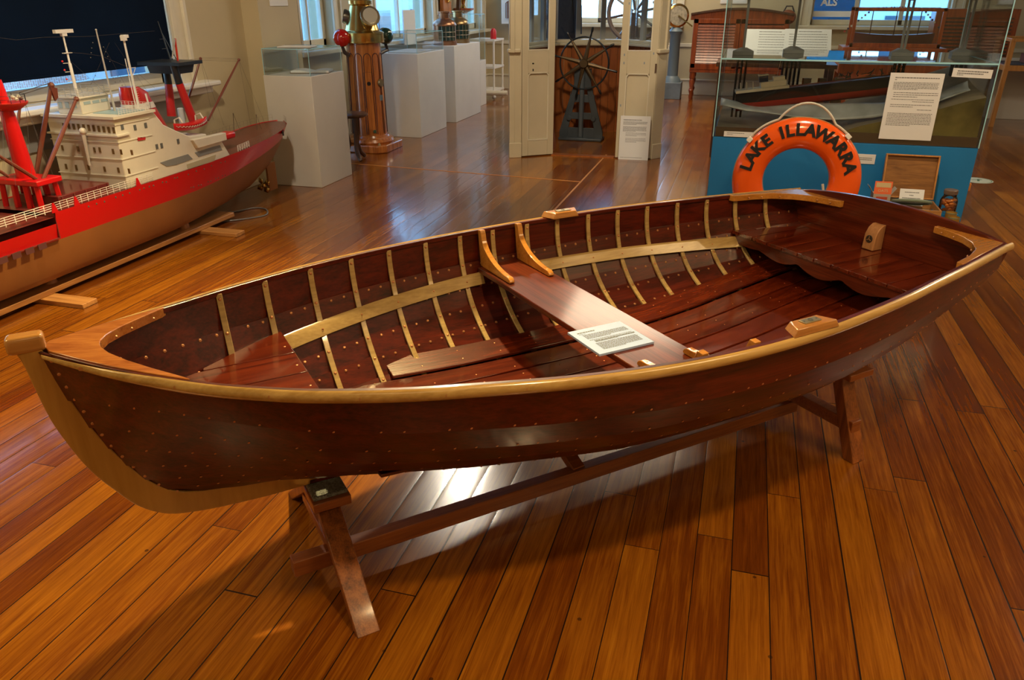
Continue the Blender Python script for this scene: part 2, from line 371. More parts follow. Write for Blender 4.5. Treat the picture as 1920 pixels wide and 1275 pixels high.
G().box(XL-.10, XL+.012, WY0, WY1, .72, .9).obj('apron_panel', mat('grey_apron', (.30,.30,.28), .5), w1)
bl = G().box(XL-.012, XL-.006, WY0+.02, WY1-.015, 1.155, 2.95).tube([(XL-.01, WY0+.02, 1.16), (XL-.01, WY1-.015, 1.16)], .009, 8).obj('roller_blind', NAVY)
tag(bl, 'dark navy roller blind drawn down over the window behind the red ship', 'blind')
for i, (a, b) in enumerate(wins):
    f_ = win_left(2+i, a, b, 1.08, 3.1, XL2)
    G().box(XL2, XL2+.14, a-.2, b+.2, 1.02, 1.07).obj('window_sill', CREAMG, f_, bevel=.01)
def win_far(n, x0, x1, z0, z1):
    g = G(); t = .07; y = YF
    k = 3
    for i in range(k+1):
        xx = x0+(x1-x0)*i/k; g.box(max(x0, xx-t/2), min(x1, xx+t/2), y+.1, y+.16, z0, z1)
    g.box(x0, x1, y+.1, y+.16, z0, z0+.08).box(x0, x1, y+.1, y+.16, z1-t, z1).box(x0, x1, y+.1, y+.16, z0+.85, z0+.9)
    for d, ww, h in ((0, .05, .035), (.05, .1, .02), (.15, .04, .045)):
        g.box(x1+d, x1+d+ww, y-h, y, z0-.06, z1+.1).box(x0-d-ww, x0-d, y-h, y, z0-.06, z1+.1)
    fo = struct(g.obj('window_%d' % n, CREAMG, bevel=.006))
    G().box(x0+.03, x1-.03, y+.13, y+.135, z0+.04, z1-.03).obj('pane', PANE, fo)
    G().box(x0-.2, x1+.2, y-.14, y, z0-.07, z0-.01).obj('window_sill', CREAMG, fo, bevel=.01)
    return fo
win_far(5, *fw[0], 1.18, 3.1); wf6 = win_far(6, *fw[1], 1.18, 3.1)
# skirtings
BB = lambda n, g: struct(g.obj(n, CREAMG, bevel=.006))
BB('baseboard_left', G().box(XL, XL+.022, YN, 6.44, 0, .20).box(XL, XL+.035, YN, 6.44, 0, .04).box(XL, -4.17, 6.418, 6.44, 0, .20))
BB('baseboard_left', G().box(XL2, XL2+.025, 7.1, YF, 0, .24).box(XL2, XL2+.04, 7.1, YF, .24, .27))
BB('baseboard_far', G().box(XL2, XR, YF-.025, YF, 0, .24).box(XL2, XR, YF-.04, YF, .24, .27))
struct(G().box(XL2, XR, YF-.02, YF, .80, .86).obj('trim_1', CREAMG, bevel=.005))
# brass strips let into the floor
struct(G().bar(at(1137, 290, z=.001), at(1020, 414, z=.001), .016, .003).obj('trim_2', mat('worn_floor_strip', (.50,.22,.06), .4)))
struct(G().bar(at(1090, 341, z=.001), at(640, 305, z=.001), .018, .003).obj('trim_3', bpy.data.materials['worn_floor_strip']))
# ------------------------------------------------------------------ outside
struct(G().box(-40, 40, -20, 60, -3.2, -3.0).obj('ground', mat('street', (.45,.50,.55), .8)))
def brick(name, c1, c2, mortar, sc=4):
    m = bpy.data.materials.new(name); m.use_nodes = True; n = m.node_tree; p = n.nodes['Principled BSDF']
    t = n.nodes.new('ShaderNodeTexCoord'); mp = n.nodes.new('ShaderNodeMapping'); mp.inputs['Rotation'].default_value = (pi/2, 0, pi/2)
    b = n.nodes.new('ShaderNodeTexBrick'); b.inputs['Scale'].default_value = sc
    b.inputs['Color1'].default_value = (*c1, 1); b.inputs['Color2'].default_value = (*c2, 1); b.inputs['Mortar'].default_value = (*mortar, 1)
    n.links.new(t.outputs['Object'], mp.inputs[0]); n.links.new(mp.outputs[0], b.inputs['Vector']); n.links.new(b.outputs[0], p.inputs['Base Color']); return m
def building(loc, d, m, label, face='x'):
    r = thing('building', label, 'building', loc)
    G().box(-d[0]/2, d[0]/2, -d[1]/2, d[1]/2, 0, d[2]).obj('wall', m, r)
    for i in range(3):
        for k in range(2):
            if face == 'x':
                y = -d[1]/2+(i+.5)*d[1]/3; G().box(d[0]/2, d[0]/2+.05, y-.5, y+.5, 2.5+2.6*k, 4.1+2.6*k).obj('window', mat('far_window', (.05,.09,.13), .1), r)
            else:
                x = -d[0]/2+(i+.5)*d[0]/3; G().box(x-.5, x+.5, -d[1]/2-.05, -d[1]/2, 2.5+2.6*k, 4.1+2.6*k).obj('window', mat('far_window', (.05,.09,.13), .1), r)
    return r
building((-15, 17, -3), (4, 7, 6.6), brick('brick_wall', (.35,.16,.12), (.45,.22,.16), (.5,.5,.48)), 'red brick building outside the left windows')
building((-15, 31, -3), (4, 9, 5.5), mat('pale_render', (.7,.72,.75), .7), 'pale rendered building outside beyond the brick one')
building((4, 27, -3), (13, 4, 5.2), mat('white_render', (.75,.78,.8), .7), 'white building outside the far windows', 'y')
# ------------------------------------------------------------------ text and notices
def text_mesh(s, size, name, material, parent, M, ext=.0006, bold=0.0, align='CENTER'):
    cu = bpy.data.curves.new(name, 'FONT'); cu.body = s; cu.size = size; cu.extrude = ext; cu.offset = bold; cu.align_x = align; cu.align_y = 'CENTER'
    cu.resolution_u = 3
    t = bpy.data.objects.new('tmp', cu); C.objects.link(t); bpy.context.view_layer.update()
    me = bpy.data.meshes.new_from_object(t.evaluated_get(bpy.context.evaluated_depsgraph_get()))
    bpy.data.objects.remove(t); me.name = name; me.materials.clear(); me.materials.append(material)
    o = bpy.data.objects.new(name, me); C.objects.link(o); o.parent = parent; o.matrix_local = M
    return o
def print_lines(g, w, h, rows, rnd, m=0, z=.0006):
    """unreadably small print: rows = (y fraction from top, height, left, right)"""
    for (fy, hh, l, r) in rows:
        y = h/2-fy*h; x = -w/2+l*w; xe = -w/2+r*w
        while x < xe-.004:
            ww = min(rnd.uniform(.015, .05)*w*1.2, xe-x)
            g.add([(x, y-hh/2, z), (x+ww, y-hh/2, z), (x+ww, y+hh/2, z), (x, y+hh/2, z)], [(0,1,2,3)], m); x += ww+.008*w
def para(f0, f1, n, hh, l=.08, r=.92):
    return [(f0+(f1-f0)*i/max(1, n-1), hh, l, r if i < n-1 else l+(r-l)*.55) for i in range(n)]
def notice(name, label, cat, M, w, h, rows, thick=.003, paper=None, group=None):
    r = thing(name, label, cat, group=group); r.matrix_world = M
    G().box(-w/2, w/2, -h/2, h/2, -thick, 0).obj('sheet', paper or PAPER, r)
    g = G(); print_lines(g, w, h, rows, random.Random(len(label))); g.obj('printed_text', INK, r)
    return r
def frame(o, ex, ey):
    ex = Vector(ex).normalized(); ez = ex.cross(Vector(ey)).normalized(); ey = ez.cross(ex)
    return Matrix(((ex.x, ey.x, ez.x, o[0]), (ex.y, ey.y, ez.y, o[1]), (ex.z, ey.z, ez.z, o[2]), (0,0,0,1)))
# ================================================================== THE DINGHY
LB = 3.129; BO = Vector((-1.572, 1.292, 0)); BR = radians(44.777)
BM = Matrix.Translation(BO) @ Matrix.Rotation(BR, 4, 'Z')
SX = [0, .02, .05, .1, .15, .25, .35, .45, .55, .75, .95, 1.15, 1.35, 1.55, 1.75, 1.96, 2.16, 2.36, 2.56, 2.76, 2.96, 3.13]
SB = [.012, .032, .062, .108, .152, .226, .296, .358, .413, .500, .565, .620, .660, .686, .697, .693, .676, .650, .614, .577, .535, .497]
SZ = [.869, .866, .861, .852, .844, .829, .817, .810, .804, .797, .792, .786, .782, .780, .781, .784, .789, .793, .797, .800, .802, .803]
RZX = [0, .006, .013, .025, .051, .079, .112, .147, .187, .23, .30, .40, .60, 1.0, 1.4, 1.8, 2.2, 2.6, 3.13]
RZ = [.868, .845, .804, .753, .668, .591, .522, .460, .410, .380, .358, .350, .340, .321, .307, .318, .338, .380, .466]
NX = [.0, .35, .6, 1.0, 1.4, 1.8, 2.2, 2.6, 3.13]; NV = [1.0, 1.15, 1.505, 1.87, 2.10, 2.18, 2.41, 2.40, 2.05]
def Bh(x): return smooth(x, SX, SB)
def Zs(x): return smooth(x, SX, SZ)
def Zk(x): return lerp(x, RZX, RZ)
def sec(x, t):
    n = lerp(x, NX, NV); t = min(max(t, 0), 1)
    return Bh(x)*(1-t**n)**(1/n), Zs(x)+(Zk(x)-Zs(x))*t
def secn(x, t):          # outward normal in the y-z plane (y>0 side)
    a = sec(x, max(0, t-.015)); b = sec(x, min(1, t+.015)); dy, dz = b[0]-a[0], b[1]-a[1]; L = sqrt(dy*dy+dz*dz) or 1
    return -dz/L, dy/L
def yat(x, z):
    zs, zk = Zs(x), Zk(x)
    return sec(x, (zs-z)/(zs-zk))[0] if z > zk else 0.0
rabs = [(RZX[i], RZ[i]) for i in range(11)]
def stem_x(t):
    zt = Zs(0)+(.358-Zs(0))*t
    return lerp(-zt, [-p[1] for p in rabs], [p[0] for p in rabs])
def lap(t, x):           # strake edge: starts on the stem, settles to its share of the girth
    x0 = stem_x(t); u = min(1, max(0, (x-x0)/.62)); s_ = u*u*(3-2*u)
    zs, zk = Zs(x), Zk(x); z = (1-s_)*(Zs(0)+(.358-Zs(0))*t)+s_*(zs+(zk-zs)*t)
    return min(1, max(0, (zs-z)/max(zs-zk, 1e-4)))
TL = [0, .27, .44, .58, .70, .81, .905, 1.0]
boat = thing('rowing_dinghy', 'varnished mahogany clinker rowing dinghy with pale ash ribs on a wooden stand', 'boat', BO, BR)
def surf(x, t, off, side):
    y, z = sec(x, t); ny, nz = secn(x, t)
    return Vector((x, side*max(0.0, y+ny*off), z+nz*off))
NS = 64
def stations(t):
    x0 = stem_x(t)
    return [x0+(LB-x0)*((i/NS)**1.35) for i in range(NS+1)]
riv_out = []; riv_in = []
RIBX = [.474, .628, .795, .955, 1.114, 1.276, 1.434, 1.589, 1.754, 1.902, 2.054, 2.2, 2.347, 2.497, 2.646, 2.794, 2.95]
gP = G()
for side in (1, -1):
    for k in range(7):
        ta, tb = TL[k], TL[k+1]
        rows = []
        for i, f in enumerate([i/NS for i in range(NS+1)]):
            f = f**1.35
            ring = []; pts = []
            for q in range(5):
                w_ = q/4; tq = ta+(tb-ta)*w_; x = stem_x(tq)+(LB-stem_x(tq))*f
                tt = lap(tq, x)
                if q == 0 and k: tt = max(0, tt-.012*min(1, 4*f))
                pts.append((x, tt, (.001 if k else .002)+.0095*w_))
            FL_ = .8                                  # planks are nearly flat across their width
            for off in (0, -.008):
                ends = [surf(x, tt, of+off, side) for (x, tt, of) in (pts[0], pts[-1])]
                row_ = [surf(x, tt, of+off, side).lerp(ends[0].lerp(ends[1], q/4), FL_*min(1, f*5)) for q, (x, tt, of) in enumerate(pts)]
                ring += row_ if off == 0 else row_[::-1]
            rows.append(ring)
        if side < 0: rows = [r[::-1] for r in rows]
        gP.grid(rows, 0, True, closed_v=True, cap=True)
        if k < 6:    # rivet row on this lap
            x = stem_x(tb)+.10
            while x < LB-.04:
                tt = lap(tb, x)-.012
                ny, nz = secn(x, tt); nr = Vector((0, side*ny, nz))
                if min(abs(x-r_) for r_ in RIBX) > .02:
                    gP.dot(surf(x, tt, .0103, side), nr, .0042, .0012, 1)
                    if x > .2: gP.dot(surf(x, tt+.024, -.0075, side), -nr, .0058, .003, 1)
                x += .0516
    # nails along the stem rabbet
    for j in range(13):
        t = .03+j*.075; x = stem_x(t)+.028
        zz = Zs(0)+(.358-Zs(0))*t; tt = (Zs(x)-zz)/(Zs(x)-Zk(x)+1e-6)
        if tt < .98: gP.dot(surf(x, tt, .010, side), (0, side, 0), .0045, .0012, 1)
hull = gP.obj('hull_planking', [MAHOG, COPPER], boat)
# transom
tp = [sec(LB, t) for t in [i/16 for i in range(17)]]
poly = [(y+.006, z) for y, z in tp]+[(-y-.006, z) for y, z in tp[::-1]][1:]
top = [(-poly[0][0]+2*poly[0][0]*i/12, Zs(LB)+.004+.045*(1-(1-2*i/12)**2)) for i in range(1, 12)]
poly = poly+top
G().prism([(LB-.012, y, z) for y, z in poly], (.022, 0, 0)).obj('transom', MAHOG_T, boat, bevel=.003)
# stem, keel
so = [(-.048,.900),(-.042,.880),(-.030,.838),(-.018,.748),(-.003,.662),(.029,.559),(.059,.490),(.095,.429),(.132,.374),(.176,.335),(.223,.312),(.299,.298),(.38,.291),(.492,.286),(.62,.286)]
si = [(.002,.902),(.006,.845),(.013,.804),(.025,.753),(.051,.668),(.079,.591),(.112,.522),(.147,.460),(.187,.410),(.23,.380),(.27,.365),(.32,.357),(.40,.350),(.50,.345),(.62,.339)]
g = G()
rows = []
def dens(P):
    out = []
    for i in range(len(P)-1):
        p0, p1, p2, p3 = P[max(0, i-1)], P[i], P[i+1], P[min(len(P)-1, i+2)]
        for k in range(4):
            t = k/4; out.append(tuple(.5*((2*p1[c])+(p2[c]-p0[c])*t+(2*p0[c]-5*p1[c]+4*p2[c]-p3[c])*t*t+(3*p1[c]-p0[c]-3*p2[c]+p3[c])*t**3) for c in (0, 1)))
    return out+[P[-1]]
for (a, b) in zip(dens(so), dens(si)):
    rows.append([(a[0], -.013, a[1]), (a[0], .013, a[1]), (b[0]+.012, .021, b[1]+.008), (b[0]+.012, -.021, b[1]+.008)])
g.grid(rows, 0, False, closed_v=True, cap=True)
g.obj('stem', STEM, boat, bevel=.003)
G().box(-.056, .026, -.023, .023, .868, .912).obj('stem_head', wood('stem_head_timber', (.44,.19,.045), (.58,.29,.08), 0, 1, .25, .8, 8), boat, bevel=.011, seg=4)
rows = []
for i in range(40):
    x = .60+(LB-.60)*i/39; zb = Zk(x)-.040-(.012 if x > 1 else 0)*min(1, (x-1)/1.0)
    zb = lerp(x, [.6, 1, 1.8, 2.5, 3.13], [.286, .280, .275, .30, .36])
    rows.append([(x, -.014, zb), (x, .014, zb), (x, .018, Zk(x)+.008), (x, -.018, Zk(x)+.008)])
G().grid(rows, 0, False, closed_v=True, cap=True).obj('keel', MAHOG, boat, bevel=.003)
# rub rails (pale D strip outside) and dark gunwale top
for side in (1, -1):
    P = []; R = []
    rows = []
    for i in range(80):
        x = .012+(LB+.018-.012)*(i/79); xx = min(x, LB)
        s_ = min(1, .35+i/10); ry, rz = .012*s_, .0165*s_; cy, cz = side*(Bh(xx)+.006), Zs(xx)-.009
        rows.append([(x, cy+side*ry*cos(a)*(1 if cos(a) > 0 else .6), cz+rz*sin(a)) for a in [2*pi*j/12*side for j in range(12)]])
    g = G().grid(rows, 0, True, closed_v=True, cap=True)
    for i in range(17):
        x = .09+i*.187
        if x < LB: g.dot((x, side*(Bh(x)+.0165), Zs(x)-.009), (0, side, 0), .0055, .0006, 1)
    g.obj('rub_rail', [ASH_G, mat('rail_plug', (.42,.19,.06), .4)], boat)
    rows = []
    for i in range(80):
        x = .03+(LB-.035)*i/79; b = Bh(x); z = Zs(x)
        th = .014*min(1, x/.12)
        ring = [(x, side*(b+.002), z-.012), (x, side*(b+.002), z+.005), (x, side*(b-th), z+.005), (x, side*(b-th), z-.012)]
        rows.append(ring if side > 0 else ring[::-1])
    G().grid(rows, 0, False, closed_v=True, cap=True).obj('gunwale', MAHOG, boat, bevel=.002)
# ribs
for x in RIBX:
    g = G(); rows = []; n = 30
    for i in range(n+1):
        u = -1+2*i/n; side = 1 if u >= 0 else -1; t = (1-abs(u)); t = t**.9
        t = .012+t*.985
        if x > 2.75: t = min(t, 1)
        y, z = sec(x, t); ny, nz = secn(x, t)
        if abs(u) < 1e-6: ny, nz = 0, -1
        o1, o2 = -.006, -.0155
        a = Vector((0, side*(y+ny*o1), z+nz*o1)); b = Vector((0, side*(y+ny*o2), z+nz*o2))
        rows.append([(x-.0095, a.y, a.z), (x+.0095, a.y, a.z), (x+.0095, b.y, b.z), (x-.0095, b.y, b.z)])
    g.grid(rows, 0, False, closed_v=True, cap=True)
    for side in (1, -1):
        for k in [0, 1, 2, 3, 4, 5]:
            t = lap(TL[k+1], x)+.01 if k else .27
            for tt in ([.05, t] if k == 0 else [t]):
                y, z = sec(x, tt); ny, nz = secn(x, tt)
                g.dot((x, side*(y-ny*.0157), z-nz*.0157), (0, -side*ny, -nz), .006, .0035, 1)
    g.obj('rib', [ASH, COPPER], boat, bevel=.0015)
# risers (stringers under the seats)
for side in (1, -1):
    for x0, x1 in ((.655, 1.515), (1.715, 2.79)):
        rows = []; g = G()
        for i in range(31):
            x = x0+(x1-x0)*i/30; zt = .622; zb = .580
            ya, yb = yat(x, zt)-.017, yat(x, zb)-.017
            rows.append([(x, side*ya, zt), (x, side*(ya-.011), zt-.004), (x, side*(yb-.011), zb), (x, side*yb, zb)][::side])
        g.grid(rows, 0, False, closed_v=True, cap=True)
        for xr in RIBX:
            if x0+.02 < xr < x1-.02: g.dot((xr, side*(yat(xr, .6)-.0285), .6), (0, -side, 0), .0045, .002, 1)
        g.obj('riser', [ASH, COPPER], boat, bevel=.0015)
# floorboards
def zf(x): return smooth(x, [.7, 1.1, 1.4, 2.05, 2.35, 2.5, 2.8, 3.1], [.428, .404, .394, .394, .418, .44, .482, .515])
edges = [-.40, -.295, -.185, -.065, .055, .175, .285, .40]
for k in range(7):
    a, b = edges[k]+.005, edges[k+1]-.005; rows = []
    for i in range(41):
        x = .70+.02*abs(k-3)+(3.02-.70)*i/40
        if x > 3.04: continue
        lim = max(.02, yat(x, zf(x)+.045)-.004)
        ya, yb = max(a, -lim), min(b, lim)
        if yb-ya < (.085 if k in (0, 6) else .05): continue
        dz = lambda y: .22*max(0, abs(y)-.27)+(.008 if abs(y) > .28 else 0)
        z = zf(x); rows.append([(x, ya, z-.008+dz(ya)), (x, yb, z-.008+dz(yb)), (x, yb, z+.003+dz(yb)), (x, ya, z+.003+dz(ya))])
    g = G().grid(rows, 0, False, closed_v=True, cap=True)
    for xr in RIBX[3:]:
        if k in (0, 1, 2, 4, 5, 6):
            yc = (a+b)/2
            for s_ in (-.025, .025):
                g.dot((xr, yc+s_, zf(xr)+.0035+.22*max(0, abs(yc+s_)-.27)+(.008 if abs(yc+s_) > .28 else 0)), (0, 0, 1), .003, .0008, 1)
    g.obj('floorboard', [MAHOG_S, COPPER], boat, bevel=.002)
# seats
def seat_board(g, x0, x1, ya, yb, z0, z1, inset=.016, n=12):
    rows = []
    for i in range(n+1):
        x = x0+(x1-x0)*i/n; lim = yat(x, (z0+z1)/2)-inset
        a, b = max(ya, -lim), min(yb, lim)
        if b-a < .006: continue
        rows.append([(x, a, z0), (x, b, z0), (x, b, z1), (x, a, z1)])
    if len(rows) > 1: g.grid(rows, 0, False, closed_v=True, cap=True)
g = G()
for a, b in ((-.5, -.27), (-.266, -.115), (-.111, .040), (.044, .19), (.194, .5)): seat_board(g, .20, .648, a, b, .618, .636, .012, 20)
for y in (-.19, -.05, .1, .25): g.dot((.63, y, .636), (0,0,1), .004, .001, 1)
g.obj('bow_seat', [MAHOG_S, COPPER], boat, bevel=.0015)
g = G(); yy = -.56
while yy < .55:
    seat_board(g, 2.765, 3.115, yy, yy+.083, .632, .648, .014); yy += .0875
g.obj('stern_seat', [MAHOG_S, COPPER], boat, bevel=.0015)
# scalloped apron under the stern seat
ya = yat(2.775, .61)-.014; P = []
n = 72
for i in range(n+1):
    y = -ya+2*ya*i/n; z = .598-.030*abs(sin(pi*(i/n)*4.5+.5))*max(.2, 1-(y/ya)**2); P.append((2.77, y, z))
P = [(2.77, -ya, .633)]+P+[(2.77, ya, .633)]
G().prism(P[::-1], (.014, 0, 0)).obj('seat_apron', MAHOG_T, boat)
g = G(); seat_board(g, 1.500, 1.735, -.7, .7, .620, .641, .014)
g.obj('thwart', MAHOG_T, boat, bevel=.004)
# thwart knees
for side in (1, -1):
    for xk in (1.528, 1.703):
        yw, yt_ = yat(xk, .65)-.018, yat(xk, .78)-.018
        toe = .40
        P = [(yw, .642), (yt_, .788), (yt_-.022, .790), (yt_-.030, .772)]
        for i in range(1, 13):
            a = i/12*pi/2; r = 1-a/(pi/2)
            P.append(((yt_-.030)-((yt_-.030)-(toe+.012))*(1-cos(a))**.85, .772-(.772-.663)*sin(a)**.85))
        P += [(toe, .656), (toe-.004, .648), (toe, .642)]
        P = [(xk-.011, side*y, z) for y, z in P]
        if side < 0: P = P[::-1]
        g = G().prism(P[::-1], (.022, 0, 0))
        g.dot((xk, side*(toe+.03), .6625), (0, 0, 1), .005, .002, 1)
        g.obj('knee', [KNEE, COPPER], boat, bevel=.004, seg=3, angle=25)
# breasthook
thr = [(.30, .242), (.24, .175), (.19, .115), (.155, .062), (.140, .022), (.138, 0)]
outer = [(x, Bh(x)-.008) for x in (.03, .08, .15, .22, .30)]
P = [(.02, 0)]+outer+[(.312, Bh(.312)-.010)]+thr
top = P+[(x, -y) for x, y in P[1:-1][::-1]]
g = G().prism([(x, y, Zs(x)-.020) for x, y in top][::-1], (0, 0, .028))
for x, y in ((.27, .20), (.21, .13), (.17, .075)):
    for s_ in (1, -1): g.dot((x+.006, s_*(y), Zs(x)-.006), (.7, -s_*.7, 0), .005, .004, 1)
g.obj('breasthook', [BREAST, COPPER], boat, bevel=.004)
# quarter knees
for side in (1, -1):
    xi = LB-.012
    P = [(2.76, Bh(2.76)-.010), (xi, Bh(xi)-.010), (xi, .225), (xi-.020, .225), (xi-.034, .30), (xi-.055, .37), (xi-.095, .430), (xi-.16, .485), (xi-.25, .520), (2.765, Bh(2.76)-.036)]
    P = [(x, side*y) for x, y in P]
    if side < 0: P = P[::-1]
    g = G().prism([(x, y, Zs(x)-.020+.0*x) for x, y in P], (0, 0, .027))
    for x, y in ((xi-.03, .27), (xi-.045, .33), (xi-.14, .462), (2.84, Bh(2.84)-.042), (2.9, Bh(2.9)-.05)):
        g.dot((x-.004, side*y, Zs(x)-.007), (-.6, -side*.6, 0), .005, .004, 1)
    g.obj('quarter_knee', [KNEE, COPPER], boat, bevel=.004)
# rowlock blocks
for side in (1, -1):
    xc = 1.925 if side > 0 else 1.895; b = Bh(xc); z = Zs(xc)+.005
    P = [(xc-.09, b+.014), (xc+.09, b+.014), (xc+.062, b-.050), (xc-.062, b-.050)]
    T = [(xc-.078, b+.010), (xc+.078, b+.010), (xc+.052, b-.042), (xc-.052, b-.042)]
    A = [Vector((x, side*y, z)) for x, y in P]; Bt = [Vector((x, side*y, z+.024)) for x, y in T]
    g = G().add(A+Bt, [(3,2,1,0),(4,5,6,7),(0,1,5,4),(1,2,6,5),(2,3,7,6),(3,0,4,7)] if side < 0 else [(0,1,2,3),(7,6,5,4),(4,5,1,0),(5,6,2,1),(6,7,3,2),(7,4,0,3)])
    rb = g.obj('rowlock_block', wood('rowlock_timber', (.36,.14,.03), (.52,.24,.06), 0, 1.5, .25, .8, 9), boat, bevel=.003)
    g = G().box(xc-.032, xc+.032, side*(b-.018)-.013, side*(b-.018)+.013, z+.0235, z+.0275)
    for dx in (-.024, .024): g.dot((xc+dx, side*(b-.018), z+.0275), (0, 0, 1), .0035, .0008, 1)
    g.lathe([(.009, 0), (.009, .0012), (.0045, .0012), (.0045, -.006)], (xc, side*(b-.018), z+.0275), 12, 1)
    g.obj('rowlock_plate', [mat('worn_brass_plate', (.36,.31,.2), .35, .7), DGREY], rb, bevel=.001)
# sculling chock with the maker's disc
P = [(LB-.012, .648), (LB-.072, .650), (LB-.066, .715), (LB-.050, .742), (LB-.028, .756), (LB-.012, .756)]
g = G().prism([(x, -.004, z) for x, z in P], (0, .056, 0))
ch = g.obj('transom_block', wood('chock_timber', (.30,.13,.05), (.48,.24,.11), 2, 1.5, .3, .7, 8), boat, bevel=.003)
ctr = Vector((LB-.0705, .024, .697))
Mx = frame(ctr, (0, -1, 0), (.10, 0, 1))
g = G().lathe([(0, .0012), (.015, .0012), (.0165, 0)], (0,0,0), 20, 0)
g.v = [tuple(Mx @ Vector(v)) for v in g.v]
n0 = len(g.v)
for a in range(3):
    g.bar(Mx @ Vector((0, 0, .0014)), Mx @ Vector((.012*cos(pi/2+a*2*pi/3), .012*sin(pi/2+a*2*pi/3), .0014)), .003, .0008, 1, up=(1, 0, 0))
g.obj('maker_badge', [mat('badge_black', (.03,.018,.012), .5), mat('badge_inlay', (.33,.17,.08), .5)], ch)
# the notice on the thwart
cM = BM @ frame((1.558, -.203, .6485), (.98, -.02, 0), (.03, .98, 0))
notice('notice_card', 'pale blue-white notice card lying on the thwart of the dinghy', 'notice', cM, .205, .188,
       [(.14, .006, .10, .42), (.20, .002, .10, .24)]+para(.25, .40, 5, .0034, .14, .93)+[(.47, .0028, .14, .92)]+para(.51, .56, 3, .003, .2, .95)+para(.62, .86, 8, .0032, .16, .92), .007,
       mat('card_stock', (.42,.58,1.0), .6))
# ------------------------------------------------------------------ boat stand
st = thing('boat_stand', 'hardwood trestle stand with a long rail carrying the mahogany dinghy', 'stand', BO, BR)
def leg(x, yf, yt, zt, nm='leg'):
    s_ = 1 if yf > 0 else -1; wx, wy = .034, .025
    P = [(x-wx, yf-wy, 0), (x+wx, yf-wy, 0), (x+wx, yf+wy, 0), (x-wx, yf+wy, 0), (x-wx, yt-wy, zt), (x+wx, yt-wy, zt), (x+wx, yt+wy, zt), (x-wx, yt+wy, zt)]
    return G().hexa(P).obj(nm, STANDW, st, bevel=.003)
leg(.635, -.372, -.055, .240); leg(.635, .372, .055, .240)
leg(2.585, -.438, -.315, .325); leg(2.585, .438, .315, .325)
G().box(.585, .70, -.105, .105, .240, .272).obj('cross_head', STANDX, st, bevel=.003)
G().box(2.535, 2.665, -.39, .39, .325, .352).obj('cross_head', STANDX, st, bevel=.003)
G().box(.59, .695, -.09, .09, .272, .284).obj('carpet_pad', CARPET, st, bevel=.004)
G().box(2.54, 2.66, -.12, .12, .352, .362).obj('carpet_pad', CARPET, st, bevel=.004)
G().box(.50, 2.60, -.130, -.085, .055, .110).obj('rail', STANDX, st, bevel=.003)
G().box(.612, .658, -.20, .20, .085, .125).obj('brace', STANDX, st, bevel=.003)
G().box(2.56, 2.61, -.42, .42, .110, .160).obj('brace', STANDX, st, bevel=.003)
G().bar((1.52, -.11, .10), (1.50, .30, .29), .05, .03).obj('strut', STANDX, st, bevel=.003)
#==PART2==
# ================================================================== THE RED CARGO SHIP MODEL
SXC = -3.93
ship = thing('model_cargo_ship', 'large red cargo ship model with white superstructure by the left window', 'ship model')
HY = [.35, .7, 1.2, 1.9, 3.0, 4.0, 4.7, 5.2, 5.6, 5.9, 6.08, 6.17]
HB = [.02, .15, .24, .27, .275, .275, .272, .262, .235, .19, .12, .03]
HK = [.22, .10, .085, .085, .085, .085, .088, .11, .165, .28, .40, .47]
HD = [.70, .66, .60, .54, .525, .53, .535, .55, .575, .60, .62, .63]
def hsec(y, u):
    B = smooth(y, HY, HB); k = lerp(y, HY, HK); d = lerp(y, HY, HD)
    # u: 0 keel .. 1 deck
    bw = .36+.10*max(0, (y-4.6)/1.5)**2
    z = k+(d-k)*u
    ful = lerp(y, [.35, .9, 2.0, 4.4, 5.1, 5.7, 6.17], [.9, .5, .20, .20, .42, .75, .9])
    return B*(max(0.0, u))**ful, z
def shell(side, g):
    rows = []
    ysn = [.35+(6.17-.35)*i/60 for i in range(61)]
    for y in ysn:
        k = lerp(y, HY, HK); d = lerp(y, HY, HD)
        zb = min(d-.02, .365+.16*max(0, (y-4.55)/1.55)**1.6)
        us = [0]+[(zb-k)/(d-k)*q/7 for q in range(1, 8)]+[(zb-k)/(d-k)+(1-(zb-k)/(d-k))*q/5 for q in range(1, 6)]
        row = []
        for u in us:
            yy, z = hsec(y, max(0, u)); row.append((SXC+side*yy, y, z))
        rows.append(row)
    n = len(rows[0])
    for i in range(60):
        y = (ysn[i]+ysn[i+1])/2
        for j in range(n-1):
            if side > 0 and 2.72 < y < 3.33 and j >= n-3: continue     # side opening of the well deck
            V = [rows[i][j], rows[i+1][j], rows[i+1][j+1], rows[i][j+1]]
            if side < 0: V = V[::-1]
            g.add(V, [(0,1,2,3)], 0 if j < 7 else 1, True)
g = G(); shell(1, g); shell(-1, g)
hl = g.obj('hull', [TAN, RED], ship)
m_ = hl.modifiers.new('weld', 'WELD'); m_.merge_threshold = .0005
# portholes
g = G()
def port(y, z, r=.006):
    # on the near side shell
    B = smooth(y, HY, HB); k = lerp(y, HY, HK); d = lerp(y, HY, HD); u = (z-k)/(d-k); yy, _ = hsec(y, u)
    g.dot((SXC+yy+.0005, y, z), (1, 0, 0), r, .0015, 0)
for px, py in ((165,387),(180,382),(195,378),(216,370),(229,366),(242,362),(261,356),(269,353),(279,350),(287,348),(304,342),(311,341),(327,334),(332,333),(353,327),(368,321),(383,317),(397,311),(415,305),(424,303),(362,352),(367,351),(377,348),(382,347),(396,341),(401,340),(411,335),(416,334),(424,330),(430,329),(440,324),(446,323)):
    p = at(px, py, x=SXC+.268)
    if .4 < p.y < 6: port(p.y, p.z, .0065 if py < 390 and px < 440 else .005)
g.obj('portholes', mat('porthole_glass', (.10,.11,.07), .2), ship)
